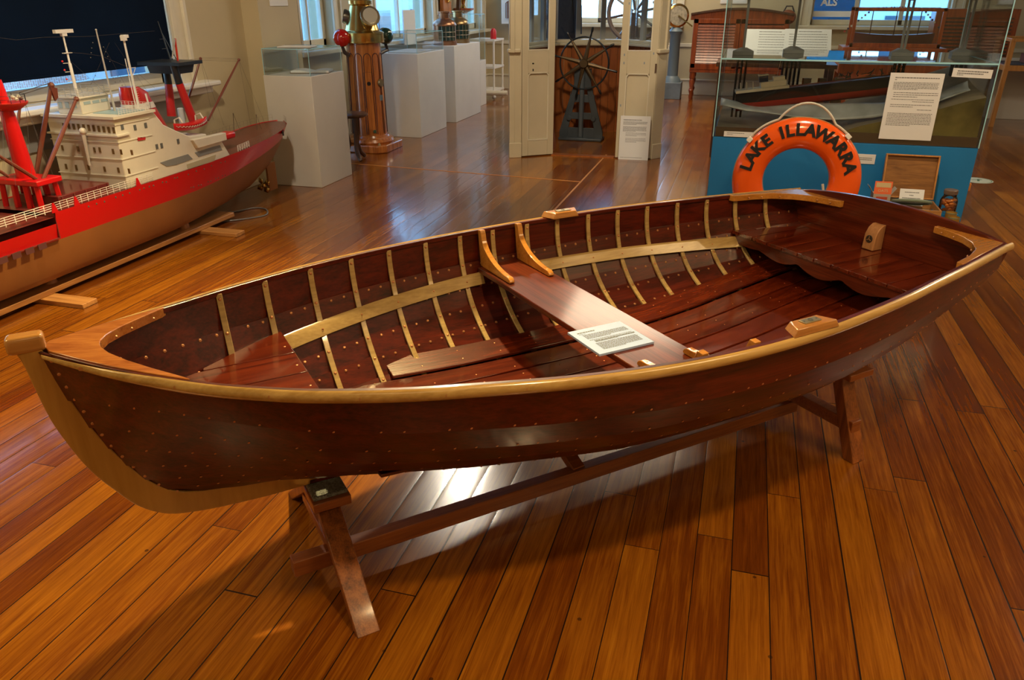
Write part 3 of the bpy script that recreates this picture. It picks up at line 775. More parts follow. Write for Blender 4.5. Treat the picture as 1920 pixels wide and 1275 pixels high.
# decks
def deck(y0, y1, z=None, ins=.006):
    P = []
    n = 16
    for i in range(n+1):
        y = y0+(y1-y0)*i/n; P.append((SXC+smooth(y, HY, HB)-ins, y, (z if z is not None else lerp(y, HY, HD)-.004)))
    L = [(2*SXC-x, y, zz) for x, y, zz in P[::-1]]
    return P+L
g = G(); g.add(deck(3.35, 4.6), [tuple(range(34))]); g.add(deck(4.6, 6.14), [tuple(range(34))]); g.add(deck(1.2, 3.35, .50), [tuple(range(34))])
g.obj('deck', DRED, ship)
# well deck recess behind the side opening
g = G(); xx = SXC+.262
g.box(xx-.10, xx-.095, 2.70, 3.36, .37, .50, 0).box(xx-.10, xx+.008, 2.70, 3.36, .375, .38, 0).box(xx-.1, xx+.006, 3.355, 3.36, .375, .525, 0)
g.obj('well_recess', DRED, ship)
FPM = mat('freeing_port_shadow', (.10,.03,.03), .6)
for i in range(4): G().box(xx+.011, xx+.014, 2.94+.085*i, 2.94+.085*i+.055, .352, .385).obj('freeing_port', FPM, ship)
# upper hull detail: white rails along the deck edge
def rails(name, P, h, n_post, rails_=4, r=.0016, m=WHITE):
    g = G(); P = [Vector(p) for p in P]
    L = [0]
    for i in range(1, len(P)): L.append(L[-1]+(P[i]-P[i-1]).length)
    def pt(d):
        for i in range(1, len(P)):
            if d <= L[i]+1e-9: return P[i-1].lerp(P[i], (d-L[i-1])/max(1e-9, L[i]-L[i-1]))
        return P[-1]
    for k in range(rails_): g.tube([p+Vector((0, 0, h*(k+1)/rails_)) for p in P], r, 4)
    for i in range(n_post+1):
        p = pt(L[-1]*i/n_post); g.tube([p, p+Vector((0, 0, h))], r*1.2, 4)
    return g.obj(name, m, ship)
xe = lambda y: SXC+smooth(y, HY, HB)-.008
rails('deck_railing', [(xe(y), y, lerp(y, HY, HD)) for y in (3.36, 3.6, 3.8, 4.0, 4.18)], .05, 16)
rails('deck_railing', [(xe(y), y, lerp(y, HY, HD)) for y in (2.6, 2.9, 3.2, 3.36)], .05, 12, 4, .0022)
rails('deck_railing', [(xe(y), y, lerp(y, HY, HD)) for y in (5.14, 5.2, 5.3)], .045, 5, 4, .002)
for y in (3.36, 3.52, 4.03):
    G().prism([(xe(y)+.003, y-.02, .525), (xe(y)+.003, y+.025, .525), (xe(y)+.003, y+.004, .58), (xe(y)+.003, y-.006, .58)], (.004, 0, 0)).obj('rail_stay', RED, ship)
# ---- superstructure
SF = SXC+.255; FY = 3.955            # near side plane, front face plane
W_ = mat('amber_window', (.16,.10,.035), .15, var=.3); WG = mat('grey_window', (.12,.13,.13), .15)
def win_front(g, px0, py0, px1, py1, y=FY-.001):
    a = at(px0, py0, y=y); b = at(px1, py1, y=y); g.box(a.x, b.x, y-.002, y, b.z, a.z)
def win_side(g, px, py, w_=.022, h=.032, x=SF+.001):
    p = at(px, py, x=x); g.box(x, x+.002, p.y-w_/2, p.y+w_/2, p.z-h/2, p.z+h/2)
zt1 = at(220, 221, y=FY).z
xl = SXC-.255
g = G()
# main block, front tiers then side with the aft steps (profile in y,z)
prof = [(FY, .52), (5.04, .535), (4.96, .66), (4.80, .66), (4.80, .735), (4.62, .745), (4.50, .80), (4.38, .86), (4.30, zt1), (FY, zt1)]
g.prism([(xl, y, z) for y, z in prof], (SF-xl, 0, 0))
hb = g.obj('deckhouse', SHIPW, ship, bevel=.006)
g = G()
for k in range(4):   # fine deck edges round the front
    z = .60+.105*k; g.box(xl-.004, SF+.004, FY-.005, FY+.30, z, z+.006)
g.box(xl-.02, SF+.02, FY-.022, FY+.35, zt1-.01, zt1+.006).box(xl-.012, SF+.014, FY-.014, FY+.1, zt1-.115, zt1-.105)
g.obj('deck_edges', SHIPW, ship)
g = G()
for i in range(11):
    x0 = 116+i*9.4; win_front(g, x0, 229+i*.95, x0+7, 241+i*.95)
for px, py in ((117,277),(146,279),(177,281),(187,281),(212,284),(227,285),(247,286)): win_front(g, px-2.7, py-5, px+3.3, py+5)
for px, py in ((124,312),(143,314),(166,314),(196,317),(222,319),(242,321)): win_front(g, px-2.7, py-5, px+3.3, py+5)
g.obj('front_windows', W_, hb)
g = G()
for px, py in ((229,238),(253,239),(273,235),(294,275),(303,273),(334,265)): win_side(g, px, py)
g.obj('side_windows', WG, hb)
# open promenade recesses and grille on the side
g = G()
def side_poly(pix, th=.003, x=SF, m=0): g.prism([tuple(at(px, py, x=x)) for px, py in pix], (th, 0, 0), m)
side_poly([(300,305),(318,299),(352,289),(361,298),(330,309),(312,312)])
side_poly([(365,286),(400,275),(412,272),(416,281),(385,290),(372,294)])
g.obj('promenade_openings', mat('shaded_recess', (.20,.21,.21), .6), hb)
g = G(); side_poly([(350,308),(352,317),(401,302),(404,290)], .004); g.obj('vent_grille', mat('vent_grille_beige', (.42,.38,.26), .6), hb)
g = G(); side_poly([(257,258),(272,256),(272,262),(258,264)], .004); g.obj('name_board', mat('name_board_red', (.45,.02,.02), .5), hb)
# boat deck wing on the side (white) with curved step
g = G()
a = at(352, 262, x=SF); 
g.prism([tuple(at(px, py, x=SF-.02)) for px, py in ((352,262),(414,248),(416,262),(362,278))], (.045, 0, 0))
g.obj('boat_deck_wing', SHIPW, ship, bevel=.004)
# wheelhouse on top
a = at(105, 221, y=FY-.0); wz = zt1+.006
g = G(); xw0 = at(108, 200, y=FY+.02).x; xw1 = at(152, 200, y=FY+.02).x
ztw = at(152, 186, y=FY+.02).z
g.box(xw0, xw1+.0, FY+.02, FY+.26, wz, ztw); g.box(xw0-.012, xw1+.012, FY+.008, FY+.27, ztw, ztw+.012)
wh = g.obj('wheelhouse', SHIPW, ship, bevel=.004)
g = G(); 
for (p0, p1) in ((109, 118), (121, 131), (136, 145)):
    A = at(p0, 191, y=FY+.019); B = at(p1, 203, y=FY+.019); g.box(A.x, B.x, FY+.017, FY+.0195, B.z, A.z)
for k in range(3): g.box(xw1, xw1+.002, FY+.045+.072*k, FY+.10+.072*k, wz+.055, ztw-.02)
g.obj('wheelhouse_windows', mat('pale_window', (.35,.45,.48), .15), wh)
rails('monkey_island_rail', [(xw0, FY+.01, ztw+.012), (xw1+.01, FY+.01, ztw+.012), (xw1+.01, FY+.27, ztw+.012), (xw0, FY+.27, ztw+.012), (xw0, FY+.01, ztw+.012)], .05, 20, 4, .0012, mat('thin_grey_rail', (.40,.42,.42), .5))
rails('bridge_deck_rail', [(SF, FY+.05, zt1+.006), (SF, 4.29, zt1+.006)], .045, 12, 4, .0012)
rails('bridge_deck_rail', [(xw1+.02, 4.29, zt1+.006), (SF, 4.29, zt1+.006)], .045, 8, 4, .0012)
G().box(xw1+.02, SF-.02, FY+.08, FY+.30, zt1+.006, zt1+.010).obj('bridge_deck_cloth', mat('pale_blue_deck', (.30,.45,.50), .4), ship)
# vertical vent trunk on the front
p0 = at(168, 310, y=FY-.02); p1 = at(155, 246, y=FY-.02)
G().tube([p0, p0.lerp(p1, .6), p1], [.008, .011, .014], 8).ball(p1, .022).obj('ventilator', SHIPW, ship)
# masts on the bridge
def mast(pb, pt, r0, r1, m, name, x=None):
    g = G().tube([pb, pt], [r0, r1], 8); return g.obj(name, m, ship)
xm = SXC-.02
b0 = at(146, 182, x=xm); t0 = at(118, 66, x=xm)
mr = G().tube([b0, b0.lerp(t0, .55), b0.lerp(t0, .56), t0], [.010, .009, .006, .005], 8)
mr.bar(t0+Vector((0, -.06, .022)), t0+Vector((0, .075, .022)), .022, .020).cbox(t0+Vector((0, .005, .005)), (.02, .035, .02))
mr.bar(b0.lerp(t0, .72)+Vector((0, -.03, 0)), b0.lerp(t0, .72)+Vector((0, .03, 0)), .02, .004)
for k, f in enumerate((.27, .42, .56)):
    c = b0.lerp(t0, f); mr.bar(c, c+Vector((-.01, -.04, .0)), .003, .003); mr.ball(c+Vector((-.01, -.042, .012)), .006, 1, 8)
mr.obj('radar_mast', [WHITE, mat('red_mast_lamp', (.8,.01,.01), .3)], ship)
b1 = at(219, 222, x=SXC+.1); t1 = at(180, 56, x=SXC+.1)
G().tube([b1, b1.lerp(t1, .25), t1], [.010, .006, .004], 8).ball(t1, .006).obj('signal_mast', mat('grey_mast', (.45,.44,.42), .45), ship)
b2 = at(270, 246, x=SXC+.16); t2 = at(232, 74, x=SXC+.16)
g = G().tube([b2, t2], [.010, .006], 8).tube([b2+Vector((-.012, -.012, 0)), b2.lerp(t2, .8)+Vector((-.012, -.012, 0))], .003, 6)
g.cbox(t2+Vector((0, 0, .008)), (.03, .025, .03)); g.bar(t2+Vector((0, -.01, .018)), t2+Vector((0, .035, .018)), .022, .018)
c = b2.lerp(t2, .70); g.bar(c+Vector((0, -.015, 0)), c+Vector((0, .05, 0)), .003, .003); g.tube([c+Vector((0, .05, 0)), c+Vector((0, .01, -.05))], .002, 5)
for k in range(22):
    c = b2.lerp(t2, .05+.025*k); g.bar(c+Vector((.012, -.004, 0)), c+Vector((.012, .012, 0)), .0015, .0015)
g.obj('after_radar_mast', WHITE, ship)
# funnel
fb, ft = at(262, 258, x=SXC+.02), at(262, 158, x=SXC+.02)
zf0, zf1 = zt1-.24, at(245, 163, x=SXC+.02).z
fy0, fy1 = at(235, 215, x=SXC).y, at(312, 232, x=SXC).y
rows = []
for (z, ya_, yb_, hw) in ((zf0, fy0, fy1+.02, .075), (zf0+.35*(zf1-zf0), fy0, fy1-.05, .07), (zf0+.62*(zf1-zf0), fy0-.0, fy1-.11, .065), (zf0+.88*(zf1-zf0), fy0, fy1-.155, .06), (zf1, fy0+.015, fy1-.24, .05)):
    n = 20; row = []
    for j in range(n):
        a = 2*pi*j/n; cy = (ya_+yb_)/2; ry = (yb_-ya_)/2
        ex = abs(cos(a))**.7*(1 if cos(a) > 0 else -1); row.append((SXC+hw*sin(a), cy+ry*ex, z))
    rows.append(row)
g = G().grid(rows, 0, True, closed_v=True, cap=True)
fn = g.obj('funnel', mat('funnel_red', (.52,.015,.012), .3, coat=.3), ship)
rows2 = []
BZ = [(at(262, q, x=SXC+.07).z-zf0)/(zf1-zf0) for q in (207, 195)]
for f, dd in ((BZ[0], .003), (BZ[1], .003)):
    z = zf0+f*(zf1-zf0); hw = lerp(f, [0, .35, .62, .88], [.075, .07, .065, .06])+dd; y1 = fy1-lerp(f, [0, .35, .62, .88], [-.02, .05, .11, .155])+dd
    cy = (fy0-dd+y1)/2; ry = (y1-fy0+dd)/2
    rows2.append([(SXC+hw*sin(a), cy+ry*abs(cos(a))**.7*(1 if cos(a) > 0 else -1), z) for a in [2*pi*j/20 for j in range(20)]])
G().grid(rows2, 0, True, closed_v=True).obj('funnel_band', WHITE, fn)
pj_ = at(275, 184, x=SXC+.069); MJ = frame((SXC+.070, pj_.y, pj_.z), (0, 1, 0), (-.12, 0, 1))
text_mesh('J', .07, 'funnel_letter', WHITE, fn, MJ, .002, .003)
# red boats on davits
def lifeboat(c, L_, name):
    r = []
    for i in range(13):
        u = -1+2*i/12; b = .042*(1-abs(u)**2.2)+.002; dz = .018*abs(u)**2
        r.append([(c[0]+b*cos(a), c[1]+u*L_/2, c[2]+dz+.042*sin(a)*(.95 if sin(a) < 0 else .25)) for a in [2*pi*j/14 for j in range(14)]])
    g = G().grid(r, 0, True, closed_v=True, cap=True)
    o = g.obj(name, RED, ship); k = G()
    pts = [(c[0]+.043*(1-abs(-1+2*i/28)**2.2)+.003, c[1]+(-1+2*i/28)*L_/2, c[2]+.018*abs(-1+2*i/28)**2-(.007 if i % 2 else .016)) for i in range(1, 28)]
    k.tube(pts, .0022, 5); k.obj('grab_rope', ROPE, o)
    g = G()
    for s_ in (-.3, .33):
        g.tube([(c[0]-.05, c[1]+s_*L_, c[2]-.05), (c[0]-.045, c[1]+s_*L_, c[2]+.04), (c[0]-.01, c[1]+s_*L_+.01, c[2]+.055), (c[0]+.01, c[1]+s_*L_+.01, c[2]+.02)], .006, 6)
    g.obj('davit', SHIPW, ship)
lifeboat(at(358, 232, x=SXC+.2), .36, 'lifeboat')
pb = at(423, 254, x=SXC+.15); g = G()
g.cbox((pb.x, pb.y, pb.z), (.09, .14, .05)); g.obj('work_boat', RED, ship, bevel=.015)
# after goal-post mast, black over red
def gp(pix_b, pix_m, pix_t, x, r, name):
    b_, m_, t_ = at(*pix_b, x=x), at(*pix_m, x=x), at(*pix_t, x=x)
    G().tube([b_, m_], [r*1.25, r], 10, 0).tube([m_, t_], [r, r*.9], 10, 1).obj(name, [mat('mast_red', (.50,.02,.02), .3), mat('mast_black', (.010,.016,.024), .4)], ship)
gp((367, 238), (336, 156), (325, 122), SXC+.11, .026, 'mast_post')
gp((322, 218), (316, 158), (311, 126), SXC-.10, .026, 'mast_post')
pa, pb_ = at(295, 118, x=SXC+.0), at(342, 116, x=SXC+.0)
g = G().box(SXC-.17, SXC+.17, pa.y, pb_.y, pa.z-.018, pa.z+.004).prism([(SXC-.12, pa.y+.03, pa.z-.018), (SXC-.12, pb_.y-.03, pa.z-.018), (SXC-.12, pb_.y-.06, pa.z-.075), (SXC-.12, pa.y+.05, pa.z-.075)], (.24, 0, 0))
g.obj('mast_table', mat('mast_table_black', (.012,.018,.028), .4), ship)
t3 = at(296, 40, x=SXC); b3 = at(320, 112, x=SXC)
G().tube([b3, t3], [.006, .002], 6).tube([b3+Vector((0, .06, 0)), t3.lerp(b3, .3)], .003, 5).bar(t3.lerp(b3, .45)+Vector((0, -.04, 0)), t3.lerp(b3, .45)+Vector((0, .01, 0)), .004, .003).bar(t3.lerp(b3, .7)+Vector((0, -.05, 0)), t3.lerp(b3, .7)+Vector((0, .01, 0)), .004, .003).obj('topmast', mat('dark_topmast', (.05,.06,.07), .4), ship)
a_, b_ = at(343, 186, x=SXC+.05), at(328, 72, x=SXC+.05)
G().tube([a_, b_], .007, 6, 0).tube([b_, at(323, 110, x=SXC+.05)], .006, 6, 1).obj('exhaust_pipe', [mat('pipe_red', (.5,.03,.015), .3), mat('pipe_grey', (.30,.29,.27), .4)], ship)
G().tube([at(343, 236, x=SXC+.06), at(338, 204, x=SXC+.06)], .022, 12).ball(at(338, 204, x=SXC+.06), .022, sq=(1, 1, .4)).obj('ventilator', mat('pale_blue_vent', (.45,.52,.56), .4), ship)
# derricks
def spar(p0, p1, x0, x1, r, name='derrick', m=BROWN):
    a, b = at(*p0, x=x0), at(*p1, x=x1)
    g = G().tube([a, a.lerp(b, .5), b], [r, r*1.15, r*.8], 8, 0); g.ball(b, r*1.5, 0, 8); g.obj(name, m, ship); return a, b
d1 = spar((353, 187), (376, 110), SXC-.12, SXC-.08, .008); d2 = spar((390, 226), (448, 112), SXC+.16, SXC+.14, .008)
rig = G()
top = at(350, 115, x=SXC+.1)
for e in (-.004, .006): rig.tube([d1[1]+Vector((0,0,e)), top+Vector((0,0,e))], .0007, 4)
for e in (-.012, 0, .008): rig.tube([d2[1]+Vector((0,0,e)), d1[1]+Vector((0,0,e))], .0009, 4)
for q in ((470, 235), (500, 240)): rig.tube([d2[1], at(*q, x=SXC+.1)], .0006, 4)
for q in ((400, 225), (420, 235)): rig.tube([d1[1], at(*q, x=SXC)], .0006, 4)
# forward mast house, mast and derricks
fm0, fm1 = at(52, 338, x=SXC), at(-6, 150, x=SXC)
g = G().tube([fm0, fm0.lerp(fm1, .6), fm1], [.052, .040, .022], 14)
g.obj('foremast', RED, ship)
pc = at(14, 196, x=SXC)
g = G().lathe([(.0, -.035), (.055, -.03), (.10, .0), (.105, .012), (0, .012)], pc, 16)
g.obj('foremast_platform', mat('platform_red', (.55,.03,.02), .35), ship)
rails('platform_rail', [pc+Vector((.095*cos(a), .095*sin(a), .012)) for a in [2*pi*j/12 for j in range(13)]], .04, 12, 2, .0012, IRON)
g = G()
for q in ((24, 182), (30, 186), (34, 181)): g.ball(at(*q, x=SXC+.06), .012, 0, 8)
g.obj('mast_lamp', mat('pale_lamp', (.5,.5,.45), .3), ship)
hz = .53
g = G(); ms = at(52, 338, x=SXC)
g.box(SXC-.16, SXC+.16, ms.y-.09, ms.y+.09, ms.z-.012, ms.z+.02)
for sx in (-.13, -.04, .05, .13):
    for sy in (-.07, .07): g.bar((SXC+sx, ms.y+sy, hz-.02), (SXC+sx*.95, ms.y+sy*.9, ms.z), .03, .03)
g.obj('mast_house', RED, ship, bevel=.006)
s1 = spar((67, 332), (96, 160), SXC-.12, SXC-.05, .013); s2 = spar((81, 336), (143, 186), SXC+.12, SXC+.10, .011)
spar((31, 252), (39, 185), SXC-.14, SXC-.14, .008); spar((68, 336), (-12, 286), SXC+.1, SXC+.1, .010); spar((16, 331), (-10, 315), SXC+.16, SXC+.16, .008)
g = G(); q = s1[1]; g.prism([q+Vector((0, -.022, .0)), q+Vector((0, .028, -.02)), q+Vector((0, .02, -.07)), q+Vector((0, -.005, -.09))], (.012, 0, 0)); g.obj('derrick_head', BROWN, ship)
for e in (0, .014): rig.tube([s1[1]+Vector((0, 0, e)), at(38, 178, x=SXC)+Vector((0, 0, e))], .0022, 5)
rig.tube([s2[1], at(46, 192, x=SXC)], .0012, 4)
for q in ((100, 330), (85, 300), (60, 330)): rig.tube([at(48, 195, x=SXC), at(*q, x=SXC+.1)], .0007, 4)
for q in ((10, 340), (30, 350), (6, 320)): rig.tube([at(4, 200, x=SXC), at(*q, x=SXC+.2)], .0006, 4)
rig.tube([at(-5, 70, x=SXC), at(30, 75, x=SXC), at(80, 70, x=SXC), at(170, 68, x=SXC+.05), at(290, 58, x=SXC)], .0007, 4)
rig.tube([t0.lerp(b0, .27), at(155, 100, x=SXC+.05), at(190, 105, x=SXC+.1), t2.lerp(b2, .3)], .0008, 4)
for a, b in (((205, 80), (170, 160)), ((195, 88), (238, 165)), ((133, 115), (210, 185)), ((215, 80), (275, 170)), ((250, 130), (290, 165)), ((135, 30), (110, 180))):
    if a[1] > 40: rig.tube([at(*a, x=SXC+.06), at(*b, x=SXC+.06)], .0005, 4)
rig.obj('rigging', mat('rigging_cord', (.07,.06,.055), .7), ship)
INS = mat('insulator_grey', (.16,.15,.13), .4)
for q in ((174, 80), (172, 90), (171, 99), (170, 108), (194, 88), (198, 97), (202, 106), (206, 115), (179, 142), (175, 149), (171, 157), (165, 147), (208, 137), (212, 146), (216, 154), (221, 143), (225, 152), (229, 160)):
    G().ball(at(*q, x=SXC+.06), .0035, 0, 6).obj('stay_insulator', INS, ship)
# flood of deck details
hc0, hc1 = at(85, 372, x=SXC+.17), at(190, 330, x=SXC+.17)
G().box(SXC-.17, SXC+.17, 3.50, 3.90, .52, .575).obj('hatch_cover', mat('hatch_dark_red', (.13,.022,.020), .22, coat=.5), ship, bevel=.004)
g = G()
for i in range(5): g.box(SXC+.17, SXC+.176, 3.52+.09*i, 3.53+.09*i, .52, .57)
g.obj('hatch_stiffeners', DRED, ship)
g = G()
for q in ((120, 362), (126, 366), (128, 360)): g.ball(at(*q, z=.54), .014, 0, 8)
g.obj('winch', mat('winch_red', (.25,.05,.03), .4, var=.4, vscale=60), ship)
# poop: thin stanchions and posts
rails('poop_railing', [(SXC+smooth(y, HY, HB)-.004, y, lerp(y, HY, HD)) for y in (5.3, 5.5, 5.7, 5.85, 5.98, 6.08, 6.14)], .05, 22, 2, .0006, mat('fine_wire_rail', (.25,.20,.18), .5))
rails('poop_railing', [(SXC-smooth(y, HY, HB)+.004, y, lerp(y, HY, HD)) for y in (5.2, 5.5, 5.7, 5.85, 5.98, 6.08, 6.14)], .05, 24, 2, .0006, bpy.data.materials['fine_wire_rail'])
g = G()
for q in ((437, 212), (480, 214)):
    a = at(q[0]+2, q[1]+34, x=SXC-.02); b = at(*q, x=SXC-.02); g.tube([a, b], .0022, 5).tube([b, a+Vector((.02, .05, 0))], .0012, 5)
g.obj('ensign_staff', mat('staff_brown', (.10,.06,.045), .5), ship)
G().prism([(SXC+.10, 6.02, .565), (SXC+.20, 5.86, .55), (SXC+.20, 5.86, .585), (SXC+.10, 6.02, .605)], (.012, .008, 0)).obj('stern_fairlead', BLACK, ship)
# propeller and rudder
pc = Vector((SXC, 5.79, .13)); g = G().ball(pc, .022, 0, 10)
for k in range(4):
    a = k*pi/2+.5; u = Vector((cos(a), 0, sin(a))); v = Vector((-sin(a), .25, cos(a)))
    g.add([pc+u*.015+v*.01, pc+u*.05+v*.03, pc+u*.075, pc+u*.05-v*.022, pc+u*.015-v*.008], [(0,1,2,3,4)], 0)
o = g.obj('propeller', BRASS, ship); sm = o.modifiers.new('solid', 'SOLIDIFY'); sm.thickness = .004
G().box(SXC-.01, SXC+.01, 5.86, 5.99, .06, .30).obj('rudder', TAN, ship, bevel=.004)
# timber sled under the ship
sl = thing('ship_cradle', 'long timber sled with round posts under the red ship model', 'stand')
SLW = wood('cradle_timber', (.26,.10,.028), (.50,.23,.07), 1, 1.3, .5, .2, 12); SLX = wood('cradle_foot_timber', (.30,.12,.03), (.56,.27,.08), 0, 1.5, .5, .2, 12)
G().box(-3.955, -3.80, 1.0, 5.15, .028, .062).obj('runner', SLW, sl, bevel=.004)
for y in (3.30, 4.78): G().box(-4.15, -3.50, y-.055, y+.055, 0, .028).obj('cross_foot', SLX, sl, bevel=.003)
for y in (3.42, 4.66): G().lathe([(0, .062), (.045, .062), (.036, .112), (0, .112)], (-3.90, y, 0), 18).obj('post', wood('post_timber', (.28,.10,.03), (.45,.19,.055), 2, 1.5, .45, .2, 10), sl)
# cable on the floor by the ship
g = G(); P = [at(px, py, z=.006) for px, py in ((405, 400), (425, 399), (450, 395), (475, 390), (495, 391), (502, 397), (496, 404), (470, 409), (430, 414), (395, 416))]
Q = []
for i in range(len(P)-1):
    for k in range(4):
        t = k/4; p0, p1, p2, p3 = P[max(0, i-1)], P[i], P[i+1], P[min(len(P)-1, i+2)]
        Q.append(.5*((2*p1)+(p2-p0)*t+(2*p0-5*p1+4*p2-p3)*t*t+(3*p1-p0-3*p2+p3)*t**3))
tag(g.tube(Q+[P[-1]], .006, 8).obj('power_cable', mat('grey_cable', (.16,.16,.17), .4)), 'grey cable looped on the floor under the stern of the red ship', 'cable')
# ================================================================== PLINTHS AND THEIR CASES
def plinth(x0, x1, y0, y1, h, label, glass_h=0, name='display_plinth', ped=True, gx0=None):
    r = thing(name, label, 'plinth', ((x0+x1)/2, (y0+y1)/2, 0)); a, b = (x1-x0)/2, (y1-y0)/2
    G().box(-a, a, -b, b, 0, h).obj('body', WHITEP, r, bevel=.004)
    return r
def glass_case(x0, x1, y0, y1, z0, z1, label, th=.006, edge=True, gm=None):
    cx, cy = (x0+x1)/2, (y0+y1)/2
    r = thing('glass_cover', label, 'glass case', (cx, cy, z0)); a, b, h = (x1-x0)/2, (y1-y0)/2, z1-z0
    gm = gm or GLASS
    for i, bx in enumerate(((-a, -a+th, -b, b, 0, h), (a-th, a, -b, b, 0, h), (-a+th, a-th, -b, -b+th, 0, h), (-a+th, a-th, b-th, b, 0, h), (-a, a, -b, b, h, h+th))):
        G().box(*bx).obj('pane', gm, r)
    g = G(); e = .004
    for sx in (-a, a):
        for sy in (-b, b): g.cbox((sx, sy, h/2), (e, e, h))
    for sx in (-a, a): g.cbox((sx, 0, h+th/2), (e, 2*b, th))
    for sy in (-b, b): g.cbox((0, sy, h+th/2), (2*a, e, th))
    g.obj('glass_edges', EDGE, r)
    return r
plinth(-4.16, -3.68, 6.34, 6.95, .985, 'white plinth beside the red ship with an open book under glass')
glass_case(-4.15, -3.69, 6.35, 6.94, .987, 1.205, 'low glass cover over the open book on the nearest white plinth')
def open_book(loc, rotz, label, s=1.0, m=None):
    r = thing('open_book', label, 'book', loc, rotz)
    rows = []
    for i in range(13):
        u = -1+2*i/12; z = .006+.020*(1-(1-abs(u))**2)*(1-abs(u)*.55)*1.6
        rows.append([(u*.17*s, -.12*s, z), (u*.17*s, .12*s, z), (u*.17*s, .12*s, .003), (u*.17*s, -.12*s, .003)])
    G().grid(rows, 0, True, closed_v=True, cap=True).obj('pages', PAPER, r)
    G().box(-.178*s, .178*s, -.127*s, .127*s, 0, .004).obj('cover', mat('book_cover_brown', (.28,.20,.12), .6), r)
    return r
open_book((-3.88, 6.72, .988), .3, 'open book with cream pages inside the glass cover on the nearest plinth')
r = thing('visitor_notebook', 'spiral notebook lying on top of the glass cover of the nearest plinth', 'notebook', (-3.95, 6.62, 1.212), .25)
G().box(-.15, .15, -.11, .11, 0, .008).obj('pages', PAPER, r); g = G()
for i in range(20): g.tube([(-.14+.0147*i, .105, .000), (-.14+.0147*i, .118, .006), (-.14+.0147*i, .106, .013)], .0018, 5)
g.obj('spiral_binding', IRON, r); G().box(-.152, .152, -.113, .108, -.003, -.0005).obj('back_cover', BLACK, r)
G_ = plinth(-4.35, -3.83, 9.13, 10.03, .99, 'white plinth behind the binnacle with a flat document under glass')
glass_case(-4.34, -3.84, 9.14, 10.02, .992, 1.215, 'low blue-edged glass cover on the plinth behind the binnacle')
r = notice('document_sheet', 'flat pale chart under the glass cover behind the binnacle', 'chart', frame((-4.08, 9.55, 1.0), (0, 1, 0), (-1, 0, 0)), .62, .38, para(.1, .9, 9, .006), .008)
plinth(-4.30, -3.84, 10.44, 11.54, 1.005, 'white plinth carrying the two copper ship lanterns')
plinth(-4.45, -4.06, 12.2, 12.5, .69, 'small low white plinth under a tall glass case by the far corner')
glass_case(-4.44, -4.07, 12.22, 12.49, .692, 1.36, 'tall glass case on the small plinth by the far corner')
def lantern(loc, label, rz, cm):
    r = thing('ship_lantern', label, 'lantern', loc, rz)
    G().lathe([(0, 0), (.165, 0), (.165, .05), (.155, .055), (.155, .245), (.165, .25), (.165, .262), (.14, .30), (.085, .335), (.07, .34), (.07, .405), (.085, .41), (.085, .425), (0, .43)], (0,0,0), 28).obj('body', cm, r)
    G().lathe([(.160, .06), (.160, .24)], (0,0,0), 14, 0, None, -1.35, .25).obj('lens', mat('dark_lens', (.015,.035,.03), .12, coat=.5), r)
    g = G()
    for i in range(6):
        a = -1.35+1.6*i/5; g.tube([(.168*cos(a), .168*sin(a), .05), (.168*cos(a), .168*sin(a), .25)], .0025, 5)
    for z in (.11, .17): g.tube([(.168*cos(a), .168*sin(a), z) for a in [-1.35+1.6*i/12 for i in range(13)]], .0025, 5)
    g.obj('guard_wires', mat('guard_wire', (.42,.36,.28), .35, .6), r)
    g = G().tube([(-.07*1, 0, .39), (-.12, 0, .38), (-.125, 0, .34), (-.09, 0, .325)], .006, 6); g.obj('handle', COPPERM, r)
    return r
lantern((-4.06, 10.68, 1.006), 'copper ship lantern nearer the camera on the white plinth', -.4, COPPERM)
lantern((-4.06, 11.22, 1.006), 'brassy ship lantern behind the first one on the white plinth', -.1, mat('brassy_lantern', (.32,.22,.11), .3, .85, var=.3, vscale=12))
# white upright board behind plinths, wall instruments
p_ = at(772, 85, x=-4.45)
r = notice('text_panel', 'pale upright panel standing behind the lanterns by the window', 'panel', frame((-4.52, 10.55, 1.23), (.25, 1, 0), (0, 0, 1)), .26, .44, [], .02)
wt = thing('wall_telephone', 'wooden wall instrument hung between the left windows', 'instrument', (-4.72, 12.4, 1.36))
G().box(0, .06, -.16, .20, -.0, .5).obj('backboard', TEAK, wt, bevel=.006)
G().lathe([(0, 0), (.06, 0), (.06, .03), (.035, .05), (0, .05)], (.06, .02, .22), 16, 0, Matrix.Rotation(pi/2, 3, 'Y')).obj('dial', BRASS, wt)
br = thing('wall_bracket_lamp', 'turned wooden bracket with brass lamp on the left wall beyond the lanterns', 'lamp', (-4.62, 13.05, 1.36))
G().lathe([(0, 0), (.05, .0), (.12, .03), (.17, .05), (.17, .075), (0, .08)], (0,0,0), 20).obj('wooden_base', REDWD, br); G().lathe([(0, .08), (.05, .08), (.02, .13), (.045, .2), (0, .24)], (0,0,0), 16).obj('brass_top', BRASS, br)
G().bar((-.02, -.25, -.22), (-.02, -.12, .35), .05, .08).obj('wall_post', DARKWD, br)
r = notice('wall_notice', 'white notice on the pier above the nearest plinth', 'notice', frame((-4.188+.004, 6.78, 1.76), (0, 1, 0), (0, 0, 1)), .30, .42, [], .006)
